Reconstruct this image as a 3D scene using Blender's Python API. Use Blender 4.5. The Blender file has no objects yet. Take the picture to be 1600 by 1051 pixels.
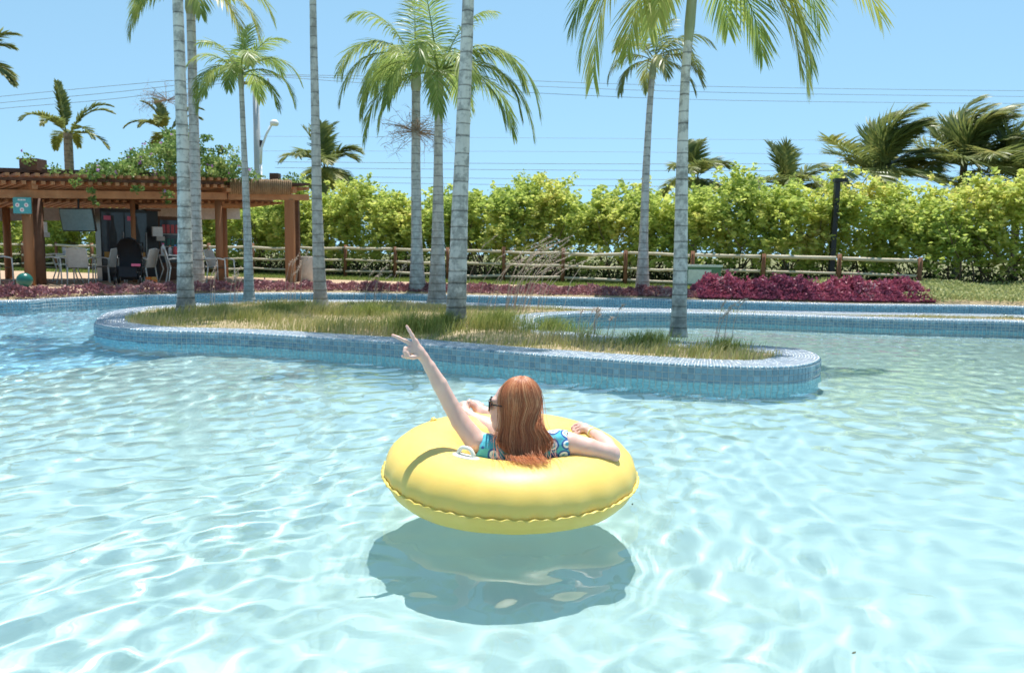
import bpy, bmesh, math, random
import numpy as np
from mathutils import Vector, Matrix
from mathutils.geometry import delaunay_2d_cdt

sc = bpy.context.scene
COL = sc.collection
R = math.radians

# ------------------------------------------------------------------ camera
CAM_Z = 1.05
FPX = 1250.0                       # focal length in photo pixels (photo 1600 x 1051)
PITCH, ROLL = R(5.82), R(0.75)
cam = bpy.data.cameras.new('camera')
cam_o = bpy.data.objects.new('camera', cam)
COL.objects.link(cam_o)
cam.sensor_width = 36.0
cam.lens = 36.0 * FPX / 1600.0
cam.clip_start, cam.clip_end = 0.05, 4000.0
CM = Matrix.Rotation(math.pi / 2 - PITCH, 3, 'X') @ Matrix.Rotation(ROLL, 3, 'Z')
cam_o.matrix_world = Matrix.Translation((0, 0, CAM_Z)) @ CM.to_4x4()
cam.dof.use_dof = True
cam.dof.focus_distance = 4.2
cam.dof.aperture_fstop = 5.0
sc.camera = cam_o

# ------------------------------------------------------------------ sky and sun
SUN_EL, SUN_AZ = R(75), R(14)      # azimuth measured from +Y towards +X
world = bpy.data.worlds.new('World')
sc.world = world
world.use_nodes = True
wn = world.node_tree
sky = wn.nodes.new('ShaderNodeTexSky')
sky.sky_type = 'NISHITA'
sky.sun_disc = False
sky.sun_elevation = SUN_EL
sky.sun_rotation = SUN_AZ
sky.altitude = 0
sky.air_density = 1.0
sky.dust_density = 0.0
sky.ozone_density = 3.0
hs = wn.nodes.new('ShaderNodeHueSaturation')
hs.inputs['Saturation'].default_value = 0.92
hs.inputs['Hue'].default_value = 0.472
tcw = wn.nodes.new('ShaderNodeTexCoord')
mpw = wn.nodes.new('ShaderNodeVectorMath')
mpw.operation = 'ADD'
mpw.inputs[1].default_value = (0, 0, .22)
nrw = wn.nodes.new('ShaderNodeVectorMath')
nrw.operation = 'NORMALIZE'
wn.links.new(tcw.outputs['Generated'], mpw.inputs[0])
wn.links.new(mpw.outputs[0], nrw.inputs[0])
wn.links.new(nrw.outputs[0], sky.inputs['Vector'])
wn.links.new(sky.outputs[0], hs.inputs['Color'])
wn.links.new(hs.outputs[0], wn.nodes['Background'].inputs[0])
wn.nodes['Background'].inputs[1].default_value = 0.135
sun = bpy.data.lights.new('sun', 'SUN')
sun.energy = 4.6
sun.angle = R(0.53)
sun.color = (1.0, 0.965, 0.91)
sun_o = bpy.data.objects.new('sun', sun)
COL.objects.link(sun_o)
SUN_DIR = Vector((math.sin(SUN_AZ) * math.cos(SUN_EL), math.cos(SUN_AZ) * math.cos(SUN_EL), math.sin(SUN_EL)))
sun_o.rotation_euler = SUN_DIR.to_track_quat('Z', 'Y').to_euler()
sun_o.location = SUN_DIR * 40
sun.cycles.is_caustics_light = True      # sunlight is focused by the waves on to the pool floor

sc.view_settings.view_transform = 'Standard'
sc.view_settings.look = 'None'
sc.view_settings.gamma = 1.0
sc.view_settings.exposure = 0.56
sc.cycles.max_bounces = 8
sc.cycles.transparent_max_bounces = 12
sc.cycles.sample_clamp_indirect = 6.0
sc.cycles.use_denoising = True


# ------------------------------------------------------------------ helpers
def ray(px, py):
    return CM @ Vector(((px - 800.0) / FPX, (525.5 - py) / FPX, -1.0))


def gz(px, py, z):                 # where the sight line of a photo point meets the level z
    d = ray(px, py)
    t = (z - CAM_Z) / d.z
    return Vector((d.x * t, d.y * t, z))


def gy(px, py, Y):                 # where it meets the vertical plane at distance Y
    d = ray(px, py)
    t = Y / d.y
    return Vector((d.x * t, Y, CAM_Z + d.z * t))


def tag(o, label=None, cat=None, group=None, kind=None):
    if label: o['label'] = label
    if cat: o['category'] = cat
    if group: o['group'] = group
    if kind: o['kind'] = kind
    return o


def empty(name, loc=(0, 0, 0), rz=0.0):
    o = bpy.data.objects.new(name, None)
    COL.objects.link(o)
    o.location = loc
    o.rotation_euler = (0, 0, rz)
    return o


def np_mesh(name, V, F, mat=None, smooth=False):
    V = np.asarray(V, dtype=np.float32).reshape(-1, 3)
    me = bpy.data.meshes.new(name)
    if isinstance(F, np.ndarray):
        k = F.shape[1]
        n = len(F)
        me.vertices.add(len(V))
        me.vertices.foreach_set('co', V.ravel())
        me.loops.add(n * k)
        me.loops.foreach_set('vertex_index', F.astype(np.int32).ravel())
        me.polygons.add(n)
        me.polygons.foreach_set('loop_start', np.arange(0, n * k, k, dtype=np.int32))
        me.update(calc_edges=True)
    else:
        me.from_pydata(V.tolist(), [], F)
    if smooth:
        me.polygons.foreach_set('use_smooth', np.ones(len(me.polygons), dtype=bool))
    if mat: me.materials.append(mat)
    return me


def link(name, me, parent=None):
    o = bpy.data.objects.new(name, me)
    COL.objects.link(o)
    if parent is not None: o.parent = parent
    return o


class MB:                          # collects shapes that become one mesh
    def __init__(s):
        s.v, s.f = [], []

    def add(s, v, f):
        b = len(s.v)
        s.v += [tuple(p) for p in v]
        s.f += [tuple(i + b for i in q) for q in f]
        return s

    def box(s, c, d, rot=None):
        hx, hy, hz = d[0] / 2, d[1] / 2, d[2] / 2
        c = Vector(c)
        v = []
        for x, y, z in ((-1, -1, -1), (1, -1, -1), (1, 1, -1), (-1, 1, -1), (-1, -1, 1), (1, -1, 1), (1, 1, 1), (-1, 1, 1)):
            p = Vector((x * hx, y * hy, z * hz))
            if rot is not None: p = rot @ p
            v.append(c + p)
        return s.add(v, [(0, 3, 2, 1), (4, 5, 6, 7), (0, 1, 5, 4), (1, 2, 6, 5), (2, 3, 7, 6), (3, 0, 4, 7)])

    def beam(s, a, b, w, h):       # rectangular bar between two points
        a, b = Vector(a), Vector(b)
        t = (b - a)
        L = t.length
        t.normalize()
        up = Vector((0, 0, 1)) if abs(t.z) < .95 else Vector((0, 1, 0))
        sd = t.cross(up).normalized()
        u2 = sd.cross(t)
        rot = Matrix((t, sd, u2)).transposed()
        return s.box((a + b) / 2, (L, w, h), rot)

    def tube(s, pts, rad, n=8, cap=True):
        pts = [Vector(p) for p in pts]
        if not hasattr(rad, '__len__'): rad = [rad] * len(pts)
        b = len(s.v)
        prev = None
        for i, p in enumerate(pts):
            t = (pts[min(i + 1, len(pts) - 1)] - pts[max(i - 1, 0)]).normalized()
            if prev is None:
                a = Vector((1, 0, 0)) if abs(t.x) < .9 else Vector((0, 1, 0))
                u = (a - t * a.dot(t)).normalized()
            else:
                u = (prev - t * prev.dot(t)).normalized()
            prev = u
            w = t.cross(u)
            for k in range(n):
                an = 2 * math.pi * k / n
                s.v.append(tuple(p + (u * math.cos(an) + w * math.sin(an)) * rad[i]))
        for i in range(len(pts) - 1):
            for k in range(n):
                k2 = (k + 1) % n
                s.f.append((b + i * n + k, b + i * n + k2, b + (i + 1) * n + k2, b + (i + 1) * n + k))
        if cap:
            s.f.append(tuple(b + k for k in reversed(range(n))))
            e = b + (len(pts) - 1) * n
            s.f.append(tuple(e + k for k in range(n)))
        return s

    def lathe(s, c, prof, n=24):
        b = len(s.v)
        c = Vector(c)
        for r, z in prof:
            for k in range(n):
                an = 2 * math.pi * k / n
                s.v.append((c.x + r * math.cos(an), c.y + r * math.sin(an), c.z + z))
        for i in range(len(prof) - 1):
            for k in range(n):
                k2 = (k + 1) % n
                s.f.append((b + i * n + k, b + i * n + k2, b + (i + 1) * n + k2, b + (i + 1) * n + k))
        return s

    def mesh(s, name, mat, smooth=False):
        return np_mesh(name, s.v, s.f, mat, smooth)

    def build(s, name, mat, parent=None, smooth=False):
        return link(name, s.mesh(name, mat, smooth), parent)


def catmull(pts, n=12, closed=False):
    P = [np.array(p[:2], float) for p in pts]
    m = len(P)
    out = []
    rng_ = range(m) if closed else range(m - 1)
    for i in rng_:
        if closed:
            p0, p1, p2, p3 = P[(i - 1) % m], P[i], P[(i + 1) % m], P[(i + 2) % m]
        else:
            p0, p1, p2, p3 = P[max(i - 1, 0)], P[i], P[i + 1], P[min(i + 2, m - 1)]
        for k in range(n):
            t = k / n
            out.append(0.5 * ((2 * p1) + (-p0 + p2) * t + (2 * p0 - 5 * p1 + 4 * p2 - p3) * t * t + (-p0 + 3 * p1 - 3 * p2 + p3) * t ** 3))
    if not closed: out.append(P[-1])
    return np.array(out)


def resample(P, step, closed=False):
    Q = np.vstack([P, P[:1]]) if closed else P
    seg = np.linalg.norm(np.diff(Q, axis=0), axis=1)
    s = np.concatenate([[0], np.cumsum(seg)])
    n = max(2, int(round(s[-1] / step)))
    t = np.linspace(0, s[-1], n + 1)
    if closed: t = t[:-1]
    return np.stack([np.interp(t, s, Q[:, 0]), np.interp(t, s, Q[:, 1])], 1)


def normals2(P, closed):           # right-hand normals of a path
    if closed:
        T = np.roll(P, -1, 0) - np.roll(P, 1, 0)
    else:
        T = np.gradient(P, axis=0)
    T /= np.linalg.norm(T, axis=1, keepdims=True) + 1e-9
    return np.stack([T[:, 1], -T[:, 0]], 1)


# ------------------------------------------------------------------ materials
def new_mat(name):
    m = bpy.data.materials.new(name)
    m.use_nodes = True
    return m, m.node_tree, m.node_tree.nodes['Principled BSDF']


def ramp(nt, stops, interp='LINEAR'):
    n = nt.nodes.new('ShaderNodeValToRGB')
    n.color_ramp.interpolation = interp
    e = n.color_ramp.elements
    while len(e) < len(stops): e.new(0.5)
    for i, (p, c) in enumerate(stops):
        e[i].position = p
        e[i].color = (*c, 1)
    return n


def noise(nt, scale, detail=4, rough=.6, coord='Object', vec_scale=None):
    tc = nt.nodes.new('ShaderNodeTexCoord')
    n = nt.nodes.new('ShaderNodeTexNoise')
    n.inputs['Scale'].default_value = scale
    n.inputs['Detail'].default_value = detail
    n.inputs['Roughness'].default_value = rough
    if vec_scale:
        mp = nt.nodes.new('ShaderNodeMapping')
        mp.inputs['Scale'].default_value = vec_scale
        nt.links.new(tc.outputs[coord], mp.inputs[0])
        nt.links.new(mp.outputs[0], n.inputs['Vector'])
    else:
        nt.links.new(tc.outputs[coord], n.inputs['Vector'])
    return n


def bump(nt, b, src, strength=.3, dist=.01):
    bp = nt.nodes.new('ShaderNodeBump')
    bp.inputs['Strength'].default_value = strength
    bp.inputs['Distance'].default_value = dist
    nt.links.new(src, bp.inputs['Height'])
    nt.links.new(bp.outputs[0], b.inputs['Normal'])


def mottled(name, stops, scale=4, rough=.6, detail=5, bump_s=0, vec_scale=None, spec=.4):
    m, nt, b = new_mat(name)
    n = noise(nt, scale, detail, vec_scale=vec_scale)
    r = ramp(nt, stops)
    nt.links.new(n.outputs['Fac'], r.inputs[0])
    nt.links.new(r.outputs[0], b.inputs['Base Color'])
    b.inputs['Roughness'].default_value = rough
    b.inputs['Specular IOR Level'].default_value = spec
    if bump_s: bump(nt, b, n.outputs['Fac'], bump_s, .02)
    return m


def plain(name, c, rough=.5, spec=.5, metal=0.0, var=.12, scale=14):
    return mottled(name, [(.25, tuple(x * (1 - var) for x in c)), (.75, tuple(min(1, x * (1 + var)) for x in c))], scale, rough, 3, spec=spec)


def leaf_mat(name, stops, rough=.5, trans=.35, by_object=False, noise_scale=0):
    """leaves: colour differs from leaf to leaf, light passes through"""
    m, nt, b = new_mat(name)
    if by_object:
        src = nt.nodes.new('ShaderNodeObjectInfo').outputs['Random']
    else:
        src = nt.nodes.new('ShaderNodeNewGeometry').outputs['Random Per Island']
    if noise_scale:
        n = noise(nt, noise_scale, 2)
        mx = nt.nodes.new('ShaderNodeMath')
        mx.operation = 'MULTIPLY_ADD'
        nt.links.new(src, mx.inputs[0])
        mx.inputs[1].default_value = .45
        sb = nt.nodes.new('ShaderNodeMath')
        sb.operation = 'MULTIPLY_ADD'
        nt.links.new(n.outputs['Fac'], sb.inputs[0])
        sb.inputs[1].default_value = 1.6
        sb.inputs[2].default_value = -.52
        nt.links.new(sb.outputs[0], mx.inputs[2])
        src = mx.outputs[0]
    r = ramp(nt, stops)
    nt.links.new(src, r.inputs[0])
    nt.links.new(r.outputs[0], b.inputs['Base Color'])
    b.inputs['Roughness'].default_value = rough
    b.inputs['Specular IOR Level'].default_value = .35
    t = nt.nodes.new('ShaderNodeBsdfTranslucent')
    nt.links.new(r.outputs[0], t.inputs['Color'])
    mix = nt.nodes.new('ShaderNodeMixShader')
    mix.inputs[0].default_value = trans
    nt.links.new(b.outputs[0], mix.inputs[1])
    nt.links.new(t.outputs[0], mix.inputs[2])
    nt.links.new(mix.outputs[0], nt.nodes['Material Output'].inputs[0])
    return m


M = {}
TILE_STOPS = [(0, (.16, .27, .345)), (.2, (.19, .325, .41)), (.5, (.215, .365, .455)), (.75, (.235, .39, .48)), (.88, (.26, .38, .43)), (.96, (.30, .47, .555)), (1, (.34, .52, .60))]


def tile_mat(name, by_object, stops=TILE_STOPS):
    m, nt, b = new_mat(name)
    src = nt.nodes.new('ShaderNodeObjectInfo').outputs['Random'] if by_object else nt.nodes.new('ShaderNodeNewGeometry').outputs['Random Per Island']
    r = ramp(nt, stops)
    nt.links.new(src, r.inputs[0])
    n = noise(nt, 60, 3)
    mx = nt.nodes.new('ShaderNodeMix')
    mx.data_type = 'RGBA'
    mx.blend_type = 'MULTIPLY'
    mx.inputs[0].default_value = .35
    nt.links.new(r.outputs[0], mx.inputs[6])
    nt.links.new(n.outputs['Fac'], mx.inputs[7])
    nt.links.new(mx.outputs[2], b.inputs['Base Color'])
    b.inputs['Roughness'].default_value = .16
    b.inputs['Specular IOR Level'].default_value = .6
    return m


M['tile'] = tile_mat('glazed blue tile', False)
M['tile_cap_lit'] = tile_mat('coping tile with painted sun glare', False, [(0, (.34, .42, .52)), (.5, (.44, .52, .61)), (.85, (.52, .59, .67)), (1, (.60, .66, .72))])  # coping top: sunlit glare put into a paler tile colour
M['tile_obj'] = tile_mat('glazed blue tile single', True)
def bounce_lit_tile(name):  # underwater rows: light bounced off the floor is put into a brighter colour
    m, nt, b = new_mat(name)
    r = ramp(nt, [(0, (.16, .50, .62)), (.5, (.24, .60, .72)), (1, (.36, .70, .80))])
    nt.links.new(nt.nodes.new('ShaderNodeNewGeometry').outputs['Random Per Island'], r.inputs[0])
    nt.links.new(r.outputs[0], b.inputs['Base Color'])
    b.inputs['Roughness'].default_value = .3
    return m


M['tile_low_lit'] = bounce_lit_tile('underwater tile with painted bounce light')
M['grout'] = mottled('pale grout', [(.3, (.40, .43, .42)), (.7, (.58, .60, .57))], 30, .8)
M['floor'] = mottled('pale aqua pool paint', [(.3, (.395, .53, .52)), (.7, (.44, .57, .555))], 1.3, .7, 5, spec=.2)
M['river'] = mottled('blue river floor', [(.3, (.30, .58, .72)), (.7, (.38, .65, .77))], 1.5, .7, 5, spec=.2)
M['soil'] = mottled('dry soil', [(.3, (.26, .20, .12)), (.7, (.44, .36, .23))], 9, .95, 8, .5, spec=.1)
M['sand'] = mottled('sandy terrace', [(.3, (.40, .27, .18)), (.7, (.52, .38, .26))], 3, .9, 8, .3, spec=.1)
M['lawn_soil'] = mottled('lawn earth', [(.3, (.10, .14, .04)), (.7, (.20, .22, .07))], 5, .95, 8, .4, spec=.1)
M['ground'] = mottled('outer ground', [(.3, (.13, .15, .06)), (.7, (.24, .22, .11))], .6, .95, 8, .3, spec=.1)
M['wood'] = mottled('warm brown wood', [(.25, (.24, .10, .045)), (.75, (.43, .205, .095))], 3, .65, 6, .25, (1, 1, .12))
M['wood_h'] = mottled('warm brown timber', [(.25, (.29, .125, .055)), (.75, (.52, .26, .12))], 4, .65, 6, .2)
M['wood_dark'] = mottled('dark brown wood', [(.25, (.09, .045, .028)), (.75, (.18, .095, .058))], 4, .7, 6, .2)
M['post_wood'] = mottled('reddish fence post', [(.25, (.14, .06, .03)), (.75, (.27, .125, .065))], 6, .8, 6, .3)
M['rail'] = mottled('bleached rail wood', [(.25, (.46, .39, .27)), (.75, (.66, .58, .44))], 5, .7, 6, .3)
M['bamboo'] = mottled('weathered bamboo', [(.25, (.19, .11, .055)), (.75, (.36, .235, .125))], 5, .6, 5, .2)
M['canvas'] = plain('pale canvas', (.62, .57, .55), .9)
M['roofing'] = plain('dark roofing', (.085, .055, .045), .9, var=.3, scale=5)
M['white_metal'] = plain('white painted metal', (.80, .80, .78), .35)
M['sling'] = plain('pale woven sling', (.62, .59, .55), .8)
M['black'] = plain('black plastic', (.012, .012, .014), .4)
M['black_fabric'] = plain('black fabric', (.018, .019, .024), .85)
M['grey_metal'] = plain('grey galvanised', (.46, .47, .47), .5)
M['white_lamp'] = plain('white lamp housing', (.85, .86, .86), .4)
M['concrete'] = mottled('pale concrete', [(.3, (.46, .42, .37)), (.7, (.60, .55, .50))], 8, .85, 6, .2)
M['teal'] = plain('teal board', (.08, .38, .42), .5)
M['teal_ball'] = plain('dark green ball', (.012, .13, .11), .3)
M['screen'] = plain('grey blue screen', (.16, .27, .31), .25)
M['fridge_glass'] = plain('dark fridge door', (.06, .07, .085), .12)
M['bottle_print'] = plain('dark bottle print', (.022, .016, .016), .4)
M['amber'] = plain('amber print', (.62, .32, .07), .4)
M['pink'] = plain('pink plastic', (.75, .14, .28), .4)
M['orange'] = plain('orange plastic', (.80, .22, .04), .4)
M['blue_p'] = plain('blue plastic', (.06, .25, .6), .4)
M['red_p'] = plain('red pack', (.55, .07, .08), .4)
M['white_p'] = plain('white plastic', (.8, .8, .8), .4)
M['green_box'] = plain('green cabinet', (.10, .22, .13), .5)
M['pale_panel'] = plain('pale cabinet panel', (.62, .70, .66), .5)
M['cable'] = plain('cable', (.30, .36, .42), .6)
M['cable_far'] = plain('pale cable', (.42, .50, .58), .6)

# ------------------------------------------------------------------ pool outline
ZL, ZT = .125, .15                 # tile lip and coping top above the water
far_px = [(-60, 477), (0, 473), (75, 469.5), (145, 466.5), (275, 462.5), (390, 460.5), (500, 460), (620, 461.5), (735, 464), (850, 466.3), (1000, 469), (1150, 473), (1350, 478), (1600, 481.5), (1700, 484)]
far_w = [gz(x, y, ZL) for x, y in far_px]
far_w = [Vector((-14.5, 9.5, 0)), Vector((-12.4, 12.2, 0))] + far_w[1:-1] + [Vector((11.5, 12.9, 0)), Vector((14.0, 11.0, 0)), Vector((15.5, 8, 0))]
FAR = resample(catmull(far_w, 14), .054)
outer = [(p[0], p[1]) for p in FAR[::12]] + [(16.5, 2), (15, -6), (0, -7.5), (-14, -6), (-16, 2)]
POOL = resample(catmull(outer, 6, True), .4, True)

isl_px = [(147, 506), (155, 510.5), (190, 515.5), (250, 519.5), (320, 521), (400, 524), (490, 530), (630, 539.5), (780, 552.5), (880, 560), (990, 568), (1090, 574), (1180, 577), (1240, 575.5), (1271, 570.5), (1283, 562), (1268, 552.5), (1235, 547),
          (1150, 541), (1050, 535), (950, 528), (880, 519), (842, 508), (838, 499), (870, 493.5), (930, 490.7), (1025, 490), (1130, 492), (1240, 495.5), (1340, 499), (1480, 502.5), (1600, 505.5)]
isl = [gz(x, y, ZL) for x, y in isl_px]
isl += [Vector((8.3, 10.9, 0)), Vector((10.2, 10.6, 0)), Vector((11.2, 11.3, 0)), Vector((9.6, 12.2, 0))]
isl += [gz(x, y, ZL) for x, y in [(1600, 494.5), (1480, 492), (1340, 490), (1130, 486), (1025, 484), (900, 481), (735, 475), (600, 471), (500, 470.5), (400, 472), (330, 474.5), (275, 478), (230, 481), (190, 485.5), (160, 493)]]
ISL = resample(catmull(isl, 10, True), .054, True)
ISL_N = normals2(ISL, True)        # outline runs counter-clockwise seen from above: right-hand normal points out


def tile_profile(rows_below):
    """(inset, z, normal_out, normal_up) of each tile row, from the water side up and over the coping"""
    rows = []
    for k in range(rows_below):
        rows.append((0.0, ZL - .027 - .054 * k, 1.0, 0.0))
    rows.append((.011, ZL + .014, .72, .69))            # rounded edge
    for k in range(7):
        rows.append((.022 + .030 + .054 * k, ZT, 0.0, 1.0))
    return rows


def tile_field(P, N, rows, skip=None, h=.0235, lift=.0035):
    """glazed tiles laid along an outline, each with its own faces"""
    n = len(P)
    T = np.stack([-N[:, 1], N[:, 0]], 1)
    Vs = []
    for ri, (ins, z, no, nu) in enumerate(rows):
        keep = np.ones(n, bool)
        if skip is not None: keep &= ~skip[ri]
        p, nn, tt = P[keep], N[keep], T[keep]
        m = len(p)
        if not m: continue
        c = np.zeros((m, 3))
        c[:, :2] = p - nn * ins
        c[:, 2] = z
        nrm = np.zeros((m, 3)); nrm[:, :2] = nn * no; nrm[:, 2] = nu
        tan = np.zeros((m, 3)); tan[:, :2] = tt
        vv = np.cross(nrm, tan)
        hv = h if not (0 < no < 1) else .0125
        shrink = 1 - .0
        rs = np.random.default_rng(ri * 7 + n)
        jit = rs.normal(0, .0004, (m, 1))
        tilt = rs.normal(0, .0006, (m, 4, 1))
        top = [c + nrm * (lift + jit + tilt[:, i]) + tan * (h - .001) * sx + vv * (hv - .001) * sy for i, (sx, sy) in enumerate(((-1, -1), (1, -1), (1, 1), (-1, 1)))]
        bot = [c - nrm * .003 + tan * h * sx + vv * hv * sy for sx, sy in ((-1, -1), (1, -1), (1, 1), (-1, 1))]
        Vs.append(np.stack(top + bot, 1))
    V = np.concatenate(Vs, 0)
    k = len(V)
    base = (np.arange(k) * 8)[:, None]
    quads = np.array([[0, 1, 2, 3], [4, 5, 1, 0], [5, 6, 2, 1], [6, 7, 3, 2], [7, 4, 0, 3]])
    F = (base[:, None, :] + quads[None]).reshape(-1, 4)
    return V.reshape(-1, 3), F


def wall_body(P, N, closed, bottom, width, mat, name, parent=None):
    prof = [(0, bottom), (0, ZL), (.008, ZL + .012), (.022, ZT), (width, ZT), (width, ZT - .12)]
    n = len(P)
    V = []
    for ins, z in prof:
        V.append(np.column_stack([P - N * ins, np.full(n, z)]))
    V = np.concatenate(V)
    idx = np.arange(n)
    nxt = np.roll(idx, -1) if closed else idx[1:]
    cur = idx if closed else idx[:-1]
    F = []
    for j in range(len(prof) - 1):
        F.append(np.stack([cur + j * n, nxt + j * n, nxt + (j + 1) * n, cur + (j + 1) * n], 1))
    return link(name, np_mesh(name, V, np.concatenate(F), mat), parent)


def receiver(o):
    o.cycles.is_caustics_receiver = True
    return o


def poly_fill(name, pts, z, mat, parent=None):
    pts = [Vector((float(p[0]), float(p[1]))) for p in pts]
    k = len(pts)
    vs, _, fs, *_r = delaunay_2d_cdt(pts, [(i, (i + 1) % k) for i in range(k)], [list(range(k))], 1, 1e-5)
    V = [(v.x, v.y, z(v.x, v.y) if callable(z) else z) for v in vs]
    return link(name, np_mesh(name, V, [tuple(f) for f in fs], mat), parent)


# outer ground: one sheet from the pool edge to the horizon
PN = normals2(POOL, True)
area = .5 * np.sum(POOL[:, 0] * np.roll(POOL[:, 1], -1) - np.roll(POOL[:, 0], -1) * POOL[:, 1])
if area < 0: PN = -PN
n = len(POOL)
inner = POOL + PN * .395
ang = np.arctan2(inner[:, 1] - 4, inner[:, 0])
rings = [np.column_stack([inner, np.full(n, .142)]), np.column_stack([POOL + PN * .9, np.full(n, .19)])]
for rad, zz in ((40, .19), (150, .15), (1500, .0)):
    rings.append(np.column_stack([rad * np.cos(ang), 4 + rad * np.sin(ang), np.full(n, zz)]))
V = np.concatenate(rings)
idx = np.arange(n); nx = np.roll(idx, -1)
F = np.concatenate([np.stack([idx + j * n, nx + j * n, nx + (j + 1) * n, idx + (j + 1) * n], 1) for j in range(len(rings) - 1)])
g = tag(link('ground', np_mesh('ground', V, F, M['ground'])), kind='structure')

# far wall of the pool with its tiled coping
FN = -normals2(FAR, False)         # towards the water
fw = empty('pool_wall', (0, 17.0, .0))
tag(fw, 'low blue tiled pool wall with white-glinting coping along the planted bed', 'pool wall')
FAR_L = FAR - np.array([[0, 17.0]])
body_n = normals2(FAR, False)
if np.mean(FN[:, 1]) > 0: FN = -FN
receiver(wall_body(FAR_L, FN, False, -1.25, .40, M['grout'], 'wall_body', fw))
for sel, mk in (([r for r in tile_profile(12) if r[3] < .9], 'tile'), ([r for r in tile_profile(12) if r[3] > .9], 'tile_cap_lit')):
    V, F = tile_field(FAR_L, FN, sel)
    o = receiver(link('tile_field', np_mesh('tile_field', V, F, M[mk]), fw)); o['kind'] = 'stuff'
# pool rim out of the picture (sides and behind the camera)
rim = [p for p in POOL if not (p[1] > 8.5)]
rim = np.array(sorted(rim, key=lambda p: math.atan2(p[0], p[1] - 4) % (2 * math.pi)))
RIM = resample(rim, .2)
RN = -normals2(RIM, False)
if np.mean(np.sum(RN * (np.array([[0, 4]]) - RIM), 1)) < 0: RN = -RN
o = wall_body(RIM, RN, False, -1.25, .40, M['grout'], 'pool_rim'); tag(o, kind='structure'); receiver(o)

# pool floors: the shallow basin and the deeper river
def floor_z(x, y): return -.36 - .045 * max(0, min(y, 12))
EDGE = [(-2.2, 10.1), (-2.95, 9.55), (-3.6, 8.7), (-4.25, 7.75), (-5.2, 6.6), (-7.0, 4.9), (-10, 3.2), (-16.5, 1.5)]
EDGE = catmull(EDGE, 8)
shallow = list(map(tuple, EDGE)) + [(-16.5, -8), (17, -8), (17, 11.2), (9.6, 11.3), (6.5, 11.9), (3.5, 12.9), (1.2, 13.3), (-.5, 12.6)]
receiver(tag(poly_fill('pool_floor', shallow, floor_z, M['floor']), kind='structure'))
receiver(tag(poly_fill('river_floor', [(-22, -9), (22, -9), (22, 24), (-22, 24)], -1.1, M['river']), kind='structure'))
st = []
for x, y in EDGE: st.append((x, y, floor_z(x, y)))
nE = len(st)
V = st + [(x, y, -1.1) for x, y, _ in st]
F = [(i, i + nE, i + 1 + nE, i + 1) for i in range(nE - 1)]
receiver(tag(link('river_step', np_mesh('river_step', V, F, M['river'])), kind='structure'))

# island with its tiled wall
isl_o = gz(1060, 560, 0)
iw = empty('island_wall', (isl_o.x, isl_o.y, 0))
tag(iw, 'curving blue mosaic wall with tiled coping round the palm island', 'island wall')
ISL_L = ISL - np.array([[isl_o.x, isl_o.y]])
receiver(wall_body(ISL_L, ISL_N, True, -1.25, .40, M['grout'], 'wall_body', iw))
rows = tile_profile(15)
facing = np.sum(ISL_N * (-ISL / np.linalg.norm(ISL, axis=1, keepdims=True)), 1)
dist = np.linalg.norm(ISL, axis=1)
cand = np.where((facing > .25) & (dist < 9.5))[0]
cand = cand[np.argsort(dist[cand])][:100]
skip = [np.zeros(len(ISL), bool) for _ in rows]
single = []
for ri in (0, 1, 2):
    for c in cand:
        skip[ri][c] = True
        single.append((ri, c))
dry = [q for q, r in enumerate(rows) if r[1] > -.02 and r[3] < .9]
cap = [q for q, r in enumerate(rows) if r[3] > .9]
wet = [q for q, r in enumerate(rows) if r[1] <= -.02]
for sel, mk in ((dry, 'tile'), (wet, 'tile_low_lit'), (cap, 'tile_cap_lit')):
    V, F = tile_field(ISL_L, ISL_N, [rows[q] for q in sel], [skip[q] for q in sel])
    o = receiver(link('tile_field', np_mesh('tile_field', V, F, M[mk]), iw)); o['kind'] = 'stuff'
tb = bmesh.new()
bmesh.ops.create_cube(tb, size=1)
bmesh.ops.scale(tb, verts=tb.verts, vec=(.047, .0075, .047))
bmesh.ops.bevel(tb, geom=tb.edges[:], offset=.0012, segments=1, affect='EDGES')
tme = bpy.data.meshes.new('tile')
tb.to_mesh(tme); tb.free()
tme.materials.append(M['tile_obj'])
rt = random.Random(4)
for ri, c in single:
    o = link('tile', tme, iw)
    nn = ISL_N[c]
    o.location = (ISL_L[c][0], ISL_L[c][1], rows[ri][1])
    o.rotation_euler = (rt.gauss(0, .006), 0, math.atan2(nn[1], nn[0]) + math.pi / 2 + rt.gauss(0, .008))
    receiver(o)
SOIL_OUT = ISL - ISL_N * .392
soil_pts = resample(SOIL_OUT, .12, True)
tag(poly_fill('island_soil', soil_pts, ZT - .03, M['soil']), kind='structure')

# terrace, path and lawn beyond the pool wall, each a thin sheet over the ground
def strip(name, x0, x1, fa, fb, z, mat, nseg=40):
    xs = np.linspace(x0, x1, nseg + 1)
    V = [(x, fa(x), z) for x in xs] + [(x, fb(x), z) for x in xs]
    F = [(i, i + 1, i + 2 + nseg, i + 1 + nseg) for i in range(nseg)]
    return tag(link(name, np_mesh(name, V, F, mat)), kind='structure')


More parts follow.
